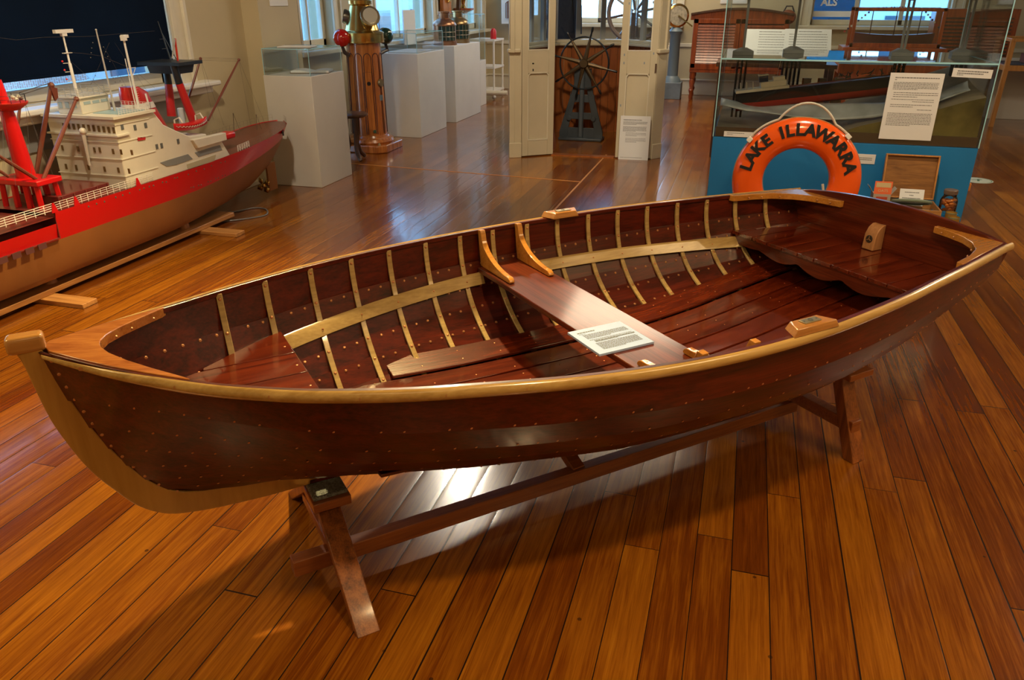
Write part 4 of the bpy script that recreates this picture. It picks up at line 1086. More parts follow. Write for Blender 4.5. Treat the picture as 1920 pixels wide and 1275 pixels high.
# ================================================================== BINNACLE
bn = thing('ship_binnacle', 'teak ship binnacle with brass hood and red and green compensating balls', 'binnacle', (-4.13, 8.31, 0))
g = G(); o = [( .31,.22),(.22,.31),(-.22,.31),(-.31,.22),(-.31,-.22),(-.22,-.31),(.22,-.31),(.31,-.22)]
g.prism([(x, y, 0) for x, y in o][::1], (0, 0, .085)); 
g.f[0] = g.f[0]; g.obj('base', TEAK, bn, bevel=.012)
G().lathe([(0, .085), (.27, .085), (.285, .105), (.27, .135), (.235, .15), (.225, .17), (.21, .175), (0, .175)], (0,0,0), 32).obj('base_moulding', TEAK, bn)
g = G()
for k in range(4):
    a = k*pi/2+pi/4; g.dot((.265*cos(a)*1.15, .265*sin(a)*1.15, .085), (0,0,1), .018, .02)
g.obj('hold_down_bolts', OLDBRASS, bn)
g = G().lathe([(.205, .17), (.188, 1.16)], (0,0,0), 48); g.obj('column', TEAK, bn)
gr = G()
for k in range(12):       # staves with arched heads
    a = k*pi/6+.1; Mz = Matrix.Rotation(a, 3, 'Z')
    pts = []
    for t in range(2): pass
    rr = lambda z: .2052-.017*(z-.17)/.99+.0008
    def cyl(b, z): return Vector((rr(z)*cos(a+b), rr(z)*sin(a+b), z))
    w2 = .215
    P = [cyl(-w2, .19), cyl(-w2, 1.0)]+[cyl(-w2*cos(q), 1.0+.055*sin(q)) for q in [pi*i/8 for i in range(1, 8)]]+[cyl(w2, 1.0), cyl(w2, .19)]
    gr.tube(P, .0045, 4)
gr.obj('stave_grooves', mat('groove_dark', (.05,.012,.004), .5), bn)
g = G().lathe([(.196, 1.155), (.235, 1.16), (.238, 1.17), (.236, 1.262), (.228, 1.27), (.20, 1.275), (.185, 1.29), (.115, 1.53), (.105, 1.545), (.128, 1.55), (.130, 1.585), (.118, 1.592), (0, 1.60)], (0,0,0), 36)
g.obj('brass_hood', BRASS, bn)
g = G().lathe([(.235, 1.165), (.2395, 1.167), (.2395, 1.175), (.235, 1.177)], (0,0,0), 36).lathe([(.235, 1.25), (.2395, 1.252), (.2395, 1.262), (.235, 1.264)], (0,0,0), 36); g.obj('collar_bands', BRASS, bn)
Mh = frame((.135, -.07, 1.42), (.80, .60, 0), (-.25, .30, .92))
M3 = Mh.to_3x3()
g = G().lathe([(0, .05), (.082, .05), (.105, .045), (.11, .03), (.10, 0), (.06, -.06)], Mh.translation, 24, 0, M3); g.obj('sight_window', mat('steel_dial_rim', (.42,.38,.27), .25, .9), bn)
G().lathe([(0, .052), (.08, .052)], Mh.translation, 24, 0, M3).obj('dial_face', mat('dial_face_pale', (.55,.52,.42), .4), bn)
Mh = frame((-.13, -.06, 1.42), (.4, -.9, 0), (.2, .1, .95)); M3 = Mh.to_3x3()
G().lathe([(0, .05), (.07, .05), (.075, .03), (.05, -.06)], Mh.translation, 20, 0, M3).obj('side_lamp', mat('lamp_dull', (.2,.19,.17), .3, .8), bn)
cam2 = Vector((cos(YAW), sin(YAW), 0))
for s_, m, nm in ((-1, mat('red_ball', (.55,.008,.006), .15, coat=.8), 'red_ball'), (1, mat('green_ball', (.004,.035,.025), .15, coat=.8), 'green_ball')):
    c = cam2*s_*(.165 if s_ < 0 else .175)+Vector((.03 if s_ < 0 else -.03, (-.20 if s_ < 0 else .24), 1.215))
    G().ball(c, .092, 0, 24).obj(nm, m, bn)
    G().tube([c+Vector((0, 0, -.09)), c+Vector((0, .04, -.15)), Vector((c.x*.7, c.y*.7, 1.03))], [.018, .022, .02], 8).obj('ball_bracket', mat('bracket_dark', (.06,.045,.04), .4), bn)
dd = Vector((.55, -.83, 0))
def face(a, z, r=.205):
    return Vector((r*cos(a), r*sin(a), z)), Vector((cos(a), sin(a), 0))
p, n_ = face(-.95, .74, .197); M3 = n_.to_track_quat('Z', 'Y').to_matrix()
G().lathe([(0, .006), (.020, .006), (.022, 0)], p, 14, 0, M3).obj('key_plate', IRON, bn)
p, n_ = face(-.20, .74, .197); M3 = n_.to_track_quat('Z', 'Y').to_matrix()
G().lathe([(0, .022), (.038, .022), (.045, .012), (.045, 0)], p, 18, 0, M3).obj('inclinometer', OLDBRASS, bn)
p, n_ = face(-.20, .58, .199); G().cbox((0,0,0), (.05, .06, .006), 0, frame(p, n_.cross(Vector((0,0,1))), (0,0,1))).obj('name_plate', mat('blue_grey_plate', (.16,.22,.27), .4), bn)
p, n_ = face(-.82, .22, .205); M3 = n_.to_track_quat('Z', 'Y').to_matrix()
G().lathe([(0, .006), (.018, .006), (.020, 0)], p, 14, 0, M3).obj('drain_plug', mat('green_plug', (.04,.09,.05), .4), bn)
gd = G(); 
for z0, z1 in ((.66, .86), (.48, .64)):
    gd.tube([Vector((.199*cos(a), .199*sin(a), z)) for a, z in ((-1.2, z0), (-.72, z0), (-.72, z1), (-1.2, z1), (-1.2, z0))], .002, 4)
gd.obj('door_lines', mat('groove_dark2', (.05,.012,.004), .5), bn)
# stool
sn = thing('turned_stool', 'small dark wooden stool between the nearest plinth and the binnacle', 'stool', (-3.98, 7.62, 0))
G().lathe([(0, .46), (.15, .46), (.168, .475), (.168, .49), (.15, .50), (0, .502)], (0,0,0), 24).obj('seat', DARKWD, sn)
for k in range(3):
    a = -.75+k*2*pi/3; u = Vector((cos(a), sin(a), 0)); P = [u*.07+Vector((0,0,.46)), u*.075+Vector((0,0,.30)), u*.05+Vector((0,0,.18)), u*.085+Vector((0,0,.08)), u*.15+Vector((0,0,.03)), u*.165+Vector((0,0,.018))]
    G().tube(P, [.03, .024, .022, .026, .024, .016], 8).obj('leg', DARKWD, sn)
# ================================================================== WHEELHOUSE (cream panelled cabin)
wh = thing('wheelhouse_cabin', 'cream panelled wheelhouse cabin with open doors around the steering wheel', 'cabin')
HT = 2.35
def wallseg(a, b, z0, z1, th, name, m, g=None, ret=False):
    gg = G(); a = Vector((*a, 0)); b = Vector((*b, 0)); d = (b-a).normalized(); n = Vector((-d.y, d.x, 0))*th
    gg.hexa([a+Vector((0,0,z0)), b+Vector((0,0,z0)), b+n+Vector((0,0,z0)), a+n+Vector((0,0,z0)), a+Vector((0,0,z1)), b+Vector((0,0,z1)), b+n+Vector((0,0,z1)), a+n+Vector((0,0,z1))])
    return gg.obj(name, m, wh, bevel=.003)
PL = [(-2.40, 8.22), (-2.62, 9.2), (-2.40, 10.15), (-1.50, 10.40), (-1.02, 10.0), (-.90, 9.35), (-.83, 8.66)]
def sidewall(a, b, inner):
    wallseg(a, b, 0, 1.09, .045, 'dado_panel', inner)
    wallseg(a, b, 2.15, HT, .045, 'head_rail', BOOTHW)
    A = Vector((*a, 0)); B = Vector((*b, 0)); n = 2 if (B-A).length < .8 else 3
    for i in range(n+1):
        p = A.lerp(B, i/n); d = (B-A).normalized(); q = p-d*.03; r = p+d*.03
        wallseg((q.x, q.y), (r.x, r.y), 1.09, 2.15, .05, 'mullion', mat('mullion_grey', (.36,.37,.35), .5) if i not in (0, n) else BOOTHW)
    dd = (B-A).normalized(); nn = Vector((-dd.y, dd.x, 0))
    G().bar(A+nn*.02+Vector((0, 0, 1.105)), B+nn*.02+Vector((0, 0, 1.105)), .10, .045).obj('capping_rail', BOOTHW, wh, bevel=.012)
    p, q = A+nn*.02, B+nn*.02
    G().hexa([p+Vector((0,0,1.12)), q+Vector((0,0,1.12)), q+nn*.004+Vector((0,0,1.12)), p+nn*.004+Vector((0,0,1.12)), p+Vector((0,0,2.15)), q+Vector((0,0,2.15)), q+nn*.004+Vector((0,0,2.15)), p+nn*.004+Vector((0,0,2.15))]).obj('pane', PANE, wh)
for i in range(len(PL)-1): sidewall(PL[i+1], PL[i], BOOTHW)
# timber lining inside the lower back
IN = [(-2.33, 8.5), (-2.54, 9.2), (-2.34, 10.08), (-1.50, 10.32), (-1.07, 9.95), (-.96, 9.35), (-.89, 8.82)]
g = G()
for i in range(len(IN)-1):
    A, B = Vector((*IN[i], 0)), Vector((*IN[i+1], 0)); n = max(1, int((B-A).length/.09)); d = (B-A).normalized(); nn = Vector((d.y, -d.x, 0))
    for k in range(n):
        p, q = A.lerp(B, k/n)+d*.002, A.lerp(B, (k+1)/n)-d*.002
        g.hexa([p, q, q+nn*.012, p+nn*.012]+[v+Vector((0,0,1.06)) for v in (p, q, q+nn*.012, p+nn*.012)])
g.obj('timber_lining', BOARDW, wh)
for i in range(1, len(IN)-2):
    A, B = Vector((*IN[i], 1.075)), Vector((*IN[i+1], 1.075)); G().bar(A, B, .14, .03).obj('inner_ledge', BOOTHW, wh, bevel=.008)
G().prism([(x, y, HT) for x, y in PL][::-1], (0, 0, .05)).obj('roof', BOOTHW, wh)
# front dado returns beside the door leaves
def door(hx, dx, z1, label_mat, frame_=(.045)):
    """panelled leaf: hx start, dx end (x,y), glass above, sunk panel below"""
    A, B = Vector((*hx, 0)), Vector((*dx, 0)); d = (B-A).normalized(); L = (B-A).length; n = Vector((d.y, -d.x, 0))
    M = Matrix(((d.x, n.x, 0, A.x), (d.y, n.y, 0, A.y), (0, 0, 1, .012), (0, 0, 0, 1)))
    g = G(); t = .035; s = L*.19
    g.box(0, s, -t, 0, 0, z1, 0, M).box(L-s, L, -t, 0, 0, z1, 0, M).box(s, L-s, -t, 0, 0, .17, 0, M).box(s, L-s, -t, 0, .87, 1.10, 0, M).box(s, L-s, -t, 0, z1-.15, z1, 0, M)
    dr = g.obj('door_leaf', BOOTHW, wh, bevel=.003)
    g = G().box(s, L-s, -t+.008, -.014, .17, .87, 0, M); g.obj('sunk_panel', BOOTHW, dr)
    g = G()
    for e0, e1 in (((s, .17), (L-s, .17)), ((L-s, .17), (L-s, .84)), ((s, .17), (s, .84)), ((s+.02, .87), (L-s-.02, .87)), ((s, .84), (s+.02, .87)), ((L-s, .84), (L-s-.02, .87))):
        g.bar(M @ Vector((e0[0], -.004, e0[1])), M @ Vector((e1[0], -.004, e1[1])), .014, .012)
    for e0, e1 in (((s, 1.1), (L-s, 1.1)), ((s, 1.1), (s, 2.1)), ((L-s, 1.1), (L-s, 2.1))): g.bar(M @ Vector((e0[0], -.004, e0[1])), M @ Vector((e1[0], -.004, e1[1])), .014, .012)
    g.obj('panel_moulding', CREAMG, dr)
    G().box(s, L-s, -.022, -.018, 1.1, z1-.15, 0, M).obj('pane', PANE, dr)
    return dr, M, L
dl, ML, LL = door((-2.285, 8.275), (-1.985, 8.50), 2.2, BOOTHW)
g = G(); g.cbox((LL*.33, .002, .965), (.018, .004, .012), 0, ML).cbox((LL*.33, .002, .90), (.012, .004, .022), 0, ML); g.obj('keyhole', BLACK, dl)
drr, MR, LR = door((-1.285, 8.50), (-.905, 8.555), 2.2, BOOTHW)
g = G()
for x, z in ((.04, 1.06), (.34, 1.075), (.06, 1.55), (.30, 1.56), (.04, .98), (.25, .98), (.03, .55)): g.cbox((x, .001, z), (.012, .003, .022), 0, MR)
g.obj('paint_chips', mat('paint_chip_blue', (.25,.30,.36), .6), drr)
g = G(); g.cbox((LR-.012, .004, .93), (.018, .01, .09), 0, MR); g.obj('hinge', mat('rusty_hinge', (.09,.05,.03), .6), drr)
for a, b in (((-2.41, 8.215), (-2.288, 8.268)), ((-.90, 8.56), (-.815, 8.675))):
    A, B = Vector((*a, 0)), Vector((*b, 0)); d = (B-A).normalized(); n = Vector((d.y, -d.x, 0))
    M = Matrix(((d.x, n.x, 0, A.x), (d.y, n.y, 0, A.y), (0, 0, 1, 0), (0, 0, 0, 1))); L = (B-A).length
    G().box(0, L, -.05, 0, 0, HT, 0, M).box(-.004, L, 0, .012, 0, .16, 0, M).obj('front_post', BOOTHW, wh, bevel=.004)
    G().box(-.02, L*.9, -.02, .03, 1.085, 1.13, 0, M).obj('capping_rail', BOOTHW, wh, bevel=.012)
G().bar((-2.41, 8.215, 2.28), (-.815, 8.675, 2.28), .06, .14).obj('head_rail', BOOTHW, wh)
G().bar((-2.0, 8.52, .006), (-1.3, 8.54, .006), .10, .012).obj('threshold', BOARDW, wh)
# notice leaning on the right door
notice('door_notice', 'tall white notice sheet leaning on the right door of the wheelhouse', 'notice', frame((-1.085, 8.49, .225), (.33, .02, 0), (0, .06, 1)), .32, .47,
       [(.09, .008, .1, .72)]+para(.13, .19, 4, .004, .1, .9)+para(.24, .34, 6, .004, .1, .88)+para(.38, .44, 3, .004, .2, .88)+para(.5, .58, 4, .004, .2, .88)+[(.93, .004, .06, .8)], .004, PAPER)
# steering wheel and its stand
sw = thing('steering_wheel', 'eight spoked ship steering wheel with dark rim on the grey stand', 'wheel', (-1.862, 9.50, .90))
Mw = Matrix.Rotation(YAW*.0, 3, 'Z')
g = G().tube([(.292*cos(a), 0, .292*sin(a)) for a in [2*pi*j/48 for j in range(48)]], .010, 8, closed=True); g.obj('rim', mat('dark_steel_rim', (.03,.04,.05), .3, .5), sw)
BRW = mat('tarnished_brass_spoke', (.13,.085,.04), .45, .6)
for k in range(8):
    a = radians(22.5+10)+k*pi/4; u = Vector((cos(a), 0, sin(a)))
    s_ = G().tube([u*.03, u*.08, u*.29], [.028, .026, .013], 8).obj('spoke', BRW, sw)
    G().tube([u*.29, u*.315, u*.34, u*.37, u*.40, u*.41], [.010, .012, .009, .015, .012, .006], 8).obj('handle', IRON, sw)
G().lathe([(0, -.05), (.045, -.05), (.055, -.03), (.055, .03), (0, .03)], (0,0,0), 20, 0, Matrix.Rotation(-pi/2, 3, 'X')).obj('hub', BRW, sw)
ws = thing('wheel_stand', 'grey iron pedestal with slotted sides under the steering wheel', 'stand', (-1.88, 9.58, 0))
g = G()
for y in (-.05,):
    out = lambda z: .27-(.27-.055)*((z-.04)/.80) if z > .04 else .27
    # slotted plate built from bars
    for s_ in (-1, 1):
        g.prism([(s_*.27, y-.003, .03), (s_*.27, y-.003, .10), (s_*.05, y-.003, .84), (s_*.012, y-.003, .80), (s_*.165, y-.003, .12), (s_*.165, y-.003, .03)][::s_], (0, .026, 0))
    for z, h in ((.02, .13), (.25, .08), (.45, .09), (.62, .22)):
        ww = out(z)-.01; g.box(-ww, ww, y, y+.02, z, z+h)
    g.box(-.028, .028, y-.03, y+.02, .03, .92)
    for s_ in (-1, 1): g.lathe([(0, 0), (.028, 0), (.03, .02), (0, .022)], (s_*.15, y-.001, .26), 14, 0, Matrix.Rotation(pi/2, 3, 'X'))
g.box(-.06, .06, -.05, .10, .84, .94)
g.obj('frame', DGREY, ws, bevel=.004)
G().prism([(.27, -.12, 0), (.27, .12, 0), (-.27, .12, 0), (-.27, -.12, 0)][::-1], (0, 0, .035)).obj('foot', DGREY, ws, bevel=.01)
G().box(-.012, .012, -.085, -.08, .05, .80).obj('rib_plate', mat('lighter_grey_edge', (.10,.12,.14), .45), ws)
lean = thing('leaning_board', 'thin brown board leaning inside the left door of the wheelhouse', 'board', (-2.05, 8.78, 0))
G().hexa([(-.01, -.15, 0), (.012, -.15, 0), (.012, .12, 0), (-.01, .12, 0), (-.07, -.15, .55), (-.055, -.15, .55), (-.055, .12, .55), (-.07, .12, .55)]).obj('panel', BOARDW, lean)
# ================================================================== things seen beyond the cabin
cp = thing('hanging_jacket', 'dark navy jacket hanging inside the far side of the wheelhouse', 'jacket', (-2.42, 10.62, 1.05))
rows = []
for i in range(14):
    u = i/13; z = .80*u; wv = .19*(1-.30*u**2.5); row = []
    for j in range(18):
        a = 2*pi*j/18; rr = 1+.10*sin(3*a+5*u)+.06*sin(7*a-9*u); row.append((wv*cos(a)*rr, .11*sin(a)*rr, z))
    rows.append(row)
G().grid(rows, 0, True, closed_v=True, cap=True).obj('body', mat('navy_cloth', (.012,.022,.045), .8, bump=.5, bscale=30), cp)
G().tube([(.14, 0, .72), (.23, -.02, .45), (.25, -.03, .12)], [.06, .055, .05], 10).obj('sleeve', bpy.data.materials['navy_cloth'], cp)
G().box(-.02, .02, .10, .14, -1.05, .9).obj('stand_post', DARKWD, cp)
tb = thing('exhibit_table', 'white exhibit table beyond the wheelhouse below the far window', 'table', (-2.1, 12.6, 0))
G().box(-.7, .7, -.35, .35, .86, .92).obj('table_top', WHITEP, tb, bevel=.005)
for sx in (-.62, .62):
    for sy in (-.28, .28): G().box(sx-.03, sx+.03, sy-.03, sy+.03, 0, .86).obj('leg', WHITEP, tb)
tag(G().box(-.16, .16, -.11, .11, 0, .09).obj('archive_box', mat('buff_box', (.45,.38,.28), .7), loc=(-2.35, 12.55, .921), bevel=.004), 'buff box with white lid on the exhibit table beyond the wheelhouse', 'box')
hw = thing('spoked_wheel', 'large dark wooden wheel seen through the wheelhouse glass before the far window', 'wheel', (-1.80, 13.2, 1.38))
g = G().tube([(.42*cos(a), 0, .42*sin(a)) for a in [2*pi*j/40 for j in range(40)]], .035, 8, closed=True); g.obj('rim', mat('worn_brown_rim', (.14,.09,.07), .5), hw)
for k in range(8):
    a = k*pi/4+.2; u = Vector((cos(a), 0, sin(a))); G().tube([u*.04, u*.40, u*.58], [.02, .018, .016], 8).obj('spoke', DARKWD, hw)
G().box(-.05, .05, -.05, .05, -1.38, 0).obj('post', DARKWD, hw)
# left far corner trolley and wall cabinet
tr = thing('white_trolley', 'small white metal trolley against the left wall in the far corner', 'trolley', (-4.32, 13.3, 0))
for z in (.12, .50, .93): G().box(-.22, .24, -.28, .28, z, z+.03).obj('shelf', WHITE, tr)
for sx in (-.20, .22):
    for sy in (-.25, .25): G().tube([(sx, sy, .04), (sx, sy, .95)], .018, 8).ball((sx, sy, .04), .035).obj('leg', WHITE, tr)
tag(G().lathe([(0, 0), (.05, 0), (.05, .12), (.03, .16), (0, .17)], (0,0,0), 14).obj('red_canister', mat('red_canister_paint', (.55,.02,.03), .3), loc=(-4.15, 13.2, .961)), 'small red canister standing on the white trolley', 'canister')
tag(G().tube([(-.25, 0, 0), (.5, .1, 0)], .04, 8).obj('floor_pipe', CREAMG, loc=(-4.35, 12.9, .12)), 'cream pipe low by the wall near the white trolley', 'pipe')
wc = thing('wall_lantern', 'white framed lantern cabinet on the far wall left of the wheelhouse', 'lantern', (-4.25, 14.55, 1.15))
G().box(-.14, .14, -.10, .10, 0, .55).obj('cabinet', WHITE, wc, bevel=.01); G().lathe([(0, .1), (.07, .1), (.07, .35), (0, .42)], (0, -.07, 0), 14).obj('amber_glass', mat('amber_glass_dark', (.18,.07,.04), .2), wc)
# telegraph
tg = thing('engine_telegraph', 'brass engine telegraph on a grey pedestal beside the wheelhouse', 'telegraph', (-1.22, 14.1, 0))
G().box(-.17, .17, -.17, .17, 0, .27).obj('plinth_box', GREYP, tg, bevel=.006)
G().lathe([(0, .27), (.15, .27), (.13, .33), (.09, .37), (.085, 1.02), (.12, 1.08), (.06, 1.14), (0, 1.14)], (0,0,0), 20).obj('pedestal', mat('pedestal_blue_grey', (.13,.18,.22), .45), tg)
Mq = frame((0.0, 0, 1.32), (cos(.35), sin(.35), 0), (0, 0, 1)).to_3x3()
G().lathe([(0, .07), (.15, .07), (.185, .055), (.19, 0), (.185, -.055), (.15, -.07), (0, -.07)], (0, 0, 1.32), 30, 0, Mq).obj('head', BRASS, tg)
dz = Mq @ Vector((0, 0, .071))
G().lathe([(0, 0), (.15, 0)], Vector((0, 0, 1.32))+dz, 30, 0, Mq).obj('dial', mat('enamel_dial', (.45,.42,.33), .35, var=.35, vscale=25), tg)
G().bar(Vector((0, 0, 1.32))+dz*1.2, Vector((.27, -.12, 1.16)), .02, .02).obj('lever', BRASS, tg)
# louvred cupboard
lc = thing('louvred_cupboard', 'reddish wooden cupboard with two louvred doors and turned legs on the far wall', 'cupboard', (-.93, 13.9, 0))
Wc, Dc, z0, z1 = 1.50, .48, .50, 1.26
G().box(0, Wc, .02, Dc, z0, z1).obj('carcass', REDWD, lc, bevel=.004)
tp_ = [(-.05, z1)]+[(-.05+(Wc+.1)*i/16, z1+.075+.085*sin(pi*i/16)) for i in range(17)]+[(Wc+.05, z1)]
G().prism([(x, -.0, z) for x, z in tp_], (0, Dc, 0)).obj('pediment', REDWD, lc, bevel=.004)
G().prism([(x+.0, -.035, z+.03) for x, z in tp_[1:-1]]+[(x, -.035, z) for x, z in tp_[1:-1][::-1]], (0, .06, 0)).obj('cornice', DARKWD, lc)
for k in range(2):
    a = .01+k*Wc/2; b = a+Wc/2-.02; g = G()
    g.box(a, a+.07, -.01, .02, z0+.02, z1+.02).box(b-.07, b, -.01, .02, z0+.02, z1+.02).box(a, b, -.01, .02, z0, z0+.09).box(a, b, -.01, .02, z1-.05, z1+.02)
    d_ = g.obj('door', REDWD, lc, bevel=.003); g = G()
    for i in range(14):
        z = z0+.115+(z1-z0-.20)*i/13; g.hexa([(a+.07, -.006, z-.016), (b-.07, -.006, z-.016), (b-.07, .004, z-.02), (a+.07, .004, z-.02), (a+.07, .008, z+.018), (b-.07, .008, z+.018), (b-.07, .018, z+.014), (a+.07, .018, z+.014)])
    g.obj('louvres', REDWD, d_)
    G().box(a+.07, b-.07, .0195, .0205, z0+.09, z1-.05).obj('dark_backing', mat('louvre_gap', (.02,.006,.003), .8), d_)
G().box(0, Wc, 0, Dc, z0-.05, z0).obj('apron', REDWD, lc, bevel=.004)
for x in (.05, Wc-.05):
    for y in (.05, Dc-.05): G().lathe([(0, 0), (.018, 0), (.03, .06), (.022, .10), (.042, .16), (.025, .20), (.045, .30), (.035, .34), (.045, .36), (.045, .46), (0, .46)], (x, y, 0), 14).obj('leg', REDWD, lc)
# ================================================================== BRIDGE DIORAMA CASE
CX0, CX1, CY0, CY1 = -.207, 1.762, 6.69, 7.98; PZ, SH = .575, 1.18
pl = thing('blue_plinth', 'large blue painted plinth carrying the bridge disaster diorama case', 'plinth', ((CX0+CX1)/2, (CY0+CY1)/2, 0))
hx, hy = (CX1-CX0)/2, (CY1-CY0)/2
G().box(-hx, hx, -hy, hy, 0, PZ).obj('body', BLUEP, pl, bevel=.003)
bc = thing('diorama_case', 'tall glass case with bridge piers above a sunken ship and a glass water level', 'glass case', ((CX0+CX1)/2, (CY0+CY1)/2, PZ+.001))
TOPZ = 1.92-PZ; th = .008
for bx in ((-hx, -hx+th, -hy, hy, 0, TOPZ), (hx-th, hx, -hy, hy, 0, TOPZ), (-hx+th, hx-th, -hy, -hy+th, 0, TOPZ), (-hx+th, hx-th, hy-th, hy, 0, TOPZ), (-hx, hx, -hy, hy, TOPZ, TOPZ+th)):
    G().box(*bx).obj('pane', GLASSB, bc)
g = G(); e = .007
for sx in (-hx, hx):
    for sy in (-hy, hy): g.cbox((sx, sy, TOPZ/2), (e, e, TOPZ))
for sx in (-hx, hx): g.cbox((sx, 0, SH-PZ), (e*.8, 2*hy, .004))
g.cbox((0, -hy, SH-PZ), (2*hx, .004, .012))
g.obj('glass_edges', EDGE, bc)
G().box(-hx+.01, hx-.01, -hy+.01, hy-.01, SH-PZ-.008, SH-PZ).obj('water_level_sheet', glass('water_sheet_glass', (.88,.94,.96), 1.5, .03), bc)
di = thing('seabed_diorama', 'moulded brown and green seabed under the sunken ship in the case', 'diorama', ((CX0+CX1)/2, (CY0+CY1)/2, PZ+.003))
def sb(x, y):
    u = (x+hx)/(2*hx); v = (y+hy)/(2*hy)
    base = .055+.03*u; rise = .36*max(0, (u-.52)/.48)**.8*(.75+.35*v)
    return base+rise+.04*v+.014*sin(7*x+3*y)*sin(5*y+1)
rows = []
N1, N2 = 60, 24
for i in range(N1+1):
    x = -hx+.02+(2*hx-.04)*i/N1; rows.append([(x, -hy+.03+(2*hy-.06)*j/N2, sb(x, -hy+.03+(2*hy-.06)*j/N2)) for j in range(N2+1)])
g = G().grid([r[::-1] for r in rows], 0, True)
fr = [(r[0][0], r[0][1], r[0][2]) for r in rows]
g.prism([(-hx+.02, -hy+.03, 0)]+[(hx-.02, -hy+.03, 0)]+[(x, y, z) for x, y, z in fr[::-1]], (0, -.001, 0), 1)
rt = rows[-1]; g.add([(hx-.02, -hy+.03, 0), (hx-.02, hy-.03, 0)]+[p for p in rt[::-1]], [tuple(range(2+len(rt)))], 1)
lf = rows[0]; g.add([(-hx+.02, -hy+.03, 0), (-hx+.02, hy-.03, 0)]+[p for p in lf[::-1]], [tuple(range(2+len(lf)))[::-1]], 1)
SAND = mat('seabed_sand', (.30,.25,.17), .9, bump=.9, bscale=160, var=.45, vscale=3)
ROCK = mat('seabed_green_rock', (.18,.155,.05), .5, bump=.6, bscale=12, var=.7, vscale=3.5)
g.obj('seabed', [SAND, ROCK], di)
G().box(-hx+.015, hx-.015, -hy+.012, -hy+.03, 0, .075).obj('edge_board', mat('dark_edge_board', (.12,.08,.05), .5), di)
# fallen road deck sheet
sh = thing('silt_sheet', 'pale grey curved sheet of silt across the sunken ship', 'diorama piece')
g = G(); rows = []
for i in range(40):
    u = i/39; px = 1352+(1815-1352)*u
    c = at(px, lerp(px, [1352, 1400, 1480, 1560, 1640, 1720, 1815], [188, 200, 208, 210, 206, 196, 160]), y=CY0+.22)
    wz = .05+.04*sin(pi*u)
    rows.append([(c.x, c.y-.09+.13*t, c.z-.01+wz*(t-.3)+.012*sin(9*u+4*t)) for t in [j/6 for j in range(7)]])
g.grid([r[::-1] for r in rows], 0, True)
so_ = g.obj('sheet', mat('pale_silt', (.46,.52,.58), .35, var=.25, vscale=6), sh); k = so_.modifiers.new('solid', 'SOLIDIFY'); k.thickness = .008
# the sunken ship
ws_ = thing('sunken_ship_model', 'black and red hulled ship model lying on the seabed in the case', 'ship model')
A = at(1379, 186, y=CY0+.28); B = at(1700, 150, y=CY0+.40)
d = (B-A); Ls = d.length; ex = d.normalized(); ez = Vector((0, 0, 1)); ez = (ez-ex*ez.dot(ex)).normalized(); ey = ez.cross(ex)
MS = Matrix(((ex.x, ey.x, ez.x, A.x), (ex.y, ey.y, ez.y, A.y), (ex.z, ey.z, ez.z, A.z), (0,0,0,1)))
g = G(); rows = []
for i in range(25):
    u = i/24; b = .085*min(1, (u/.12+.02))**.5*(1-max(0, u-.8)*2.0); row = []
    for (yy, zz) in ((-1, .05), (-1, .0), (-.97, -.032), (-.85, -.075), (0, -.10), (.85, -.075), (.97, -.032), (1, 0), (1, .05)):
        row.append(MS @ Vector((u*Ls, yy*b, zz)))
    rows.append(row)
for i in range(24):
    for j in range(8):
        V = [rows[i][j], rows[i][j+1], rows[i+1][j+1], rows[i+1][j]]
        g.add(V[::-1], [(0,1,2,3)], 1 if 2 <= j <= 5 else 0, True)
g.add([rows[i][0] for i in range(25)]+[rows[i][8] for i in range(24, -1, -1)], [tuple(range(50))], 2)
o = g.obj('hull', [mat('wreck_black', (.015,.017,.02), .4), mat('wreck_red', (.34,.035,.022), .45), mat('wreck_deck', (.22,.07,.05), .5)], ws_)
m_ = o.modifiers.new('weld', 'WELD'); m_.merge_threshold = .0005
g = G().box(.0, .42, -.075, .075, .05, .072, 0, MS).box(.20, .40, -.055, .055, .072, .115, 0, MS).box(.30, .39, -.04, .04, .115, .145, 0, MS)
g.obj('superstructure', SHIPW, ws_, bevel=.002)
g = G().box(.19, .26, -.03, .03, .115, .165, 0, MS); g.obj('wheelhouse', mat('dark_blue_windows', (.02,.04,.09), .2), ws_)
G().box(.185, .265, -.035, .035, .165, .172, 0, MS).obj('wheelhouse_roof', SHIPW, ws_)
g = G()
for x in (.04, .09, .14): g.tube([MS @ Vector((x, -.03, .07)), MS @ Vector((x, -.03, .13))], .004, 6)
g.tube([MS @ Vector((.33, 0, .14)), MS @ Vector((.37, 0, .30))], .0018, 5)
g.obj('posts', SHIPW, ws_)
g = G(); rnd = random.Random(4)
for k in range(26):
    c = Vector((rnd.uniform(.58, .98)*Ls, rnd.uniform(-.05, .03), .06+rnd.uniform(0, .03))); v = Vector((rnd.uniform(-.06, .06), rnd.uniform(-.03, .03), rnd.uniform(.0, .055)))
    g.bar(MS @ c, MS @ (c+v), .008, .006)
g.obj('wreckage', mat('wreckage_grey', (.07,.08,.08), .6, var=.3), ws_)
# cream road slabs beyond the wreck
for px0, px1 in ((1503, 1522), (1532, 1550), (1560, 1584)):
    a = at(px0, 178, y=CY0+.75); b = at(px1, 147, y=CY0+.75)
    sl_ = G().box(a.x, b.x, a.y, a.y+.02, PZ+.02, b.z).box(a.x-.012, a.x, a.y, a.y+.02, PZ+.02, b.z, 1).obj('road_slab', [mat('slab_cream', (.50,.44,.30), .6), mat('slab_edge_orange', (.5,.20,.05), .6)])
    tag(sl_, {1503: 'cream upright road slab behind the bow of the sunken ship', 1532: 'middle cream upright slab behind the sunken ship', 1560: 'cream upright slab with orange edge behind the wreckage'}[px0], 'road slab', 'road slabs behind the sunken ship')
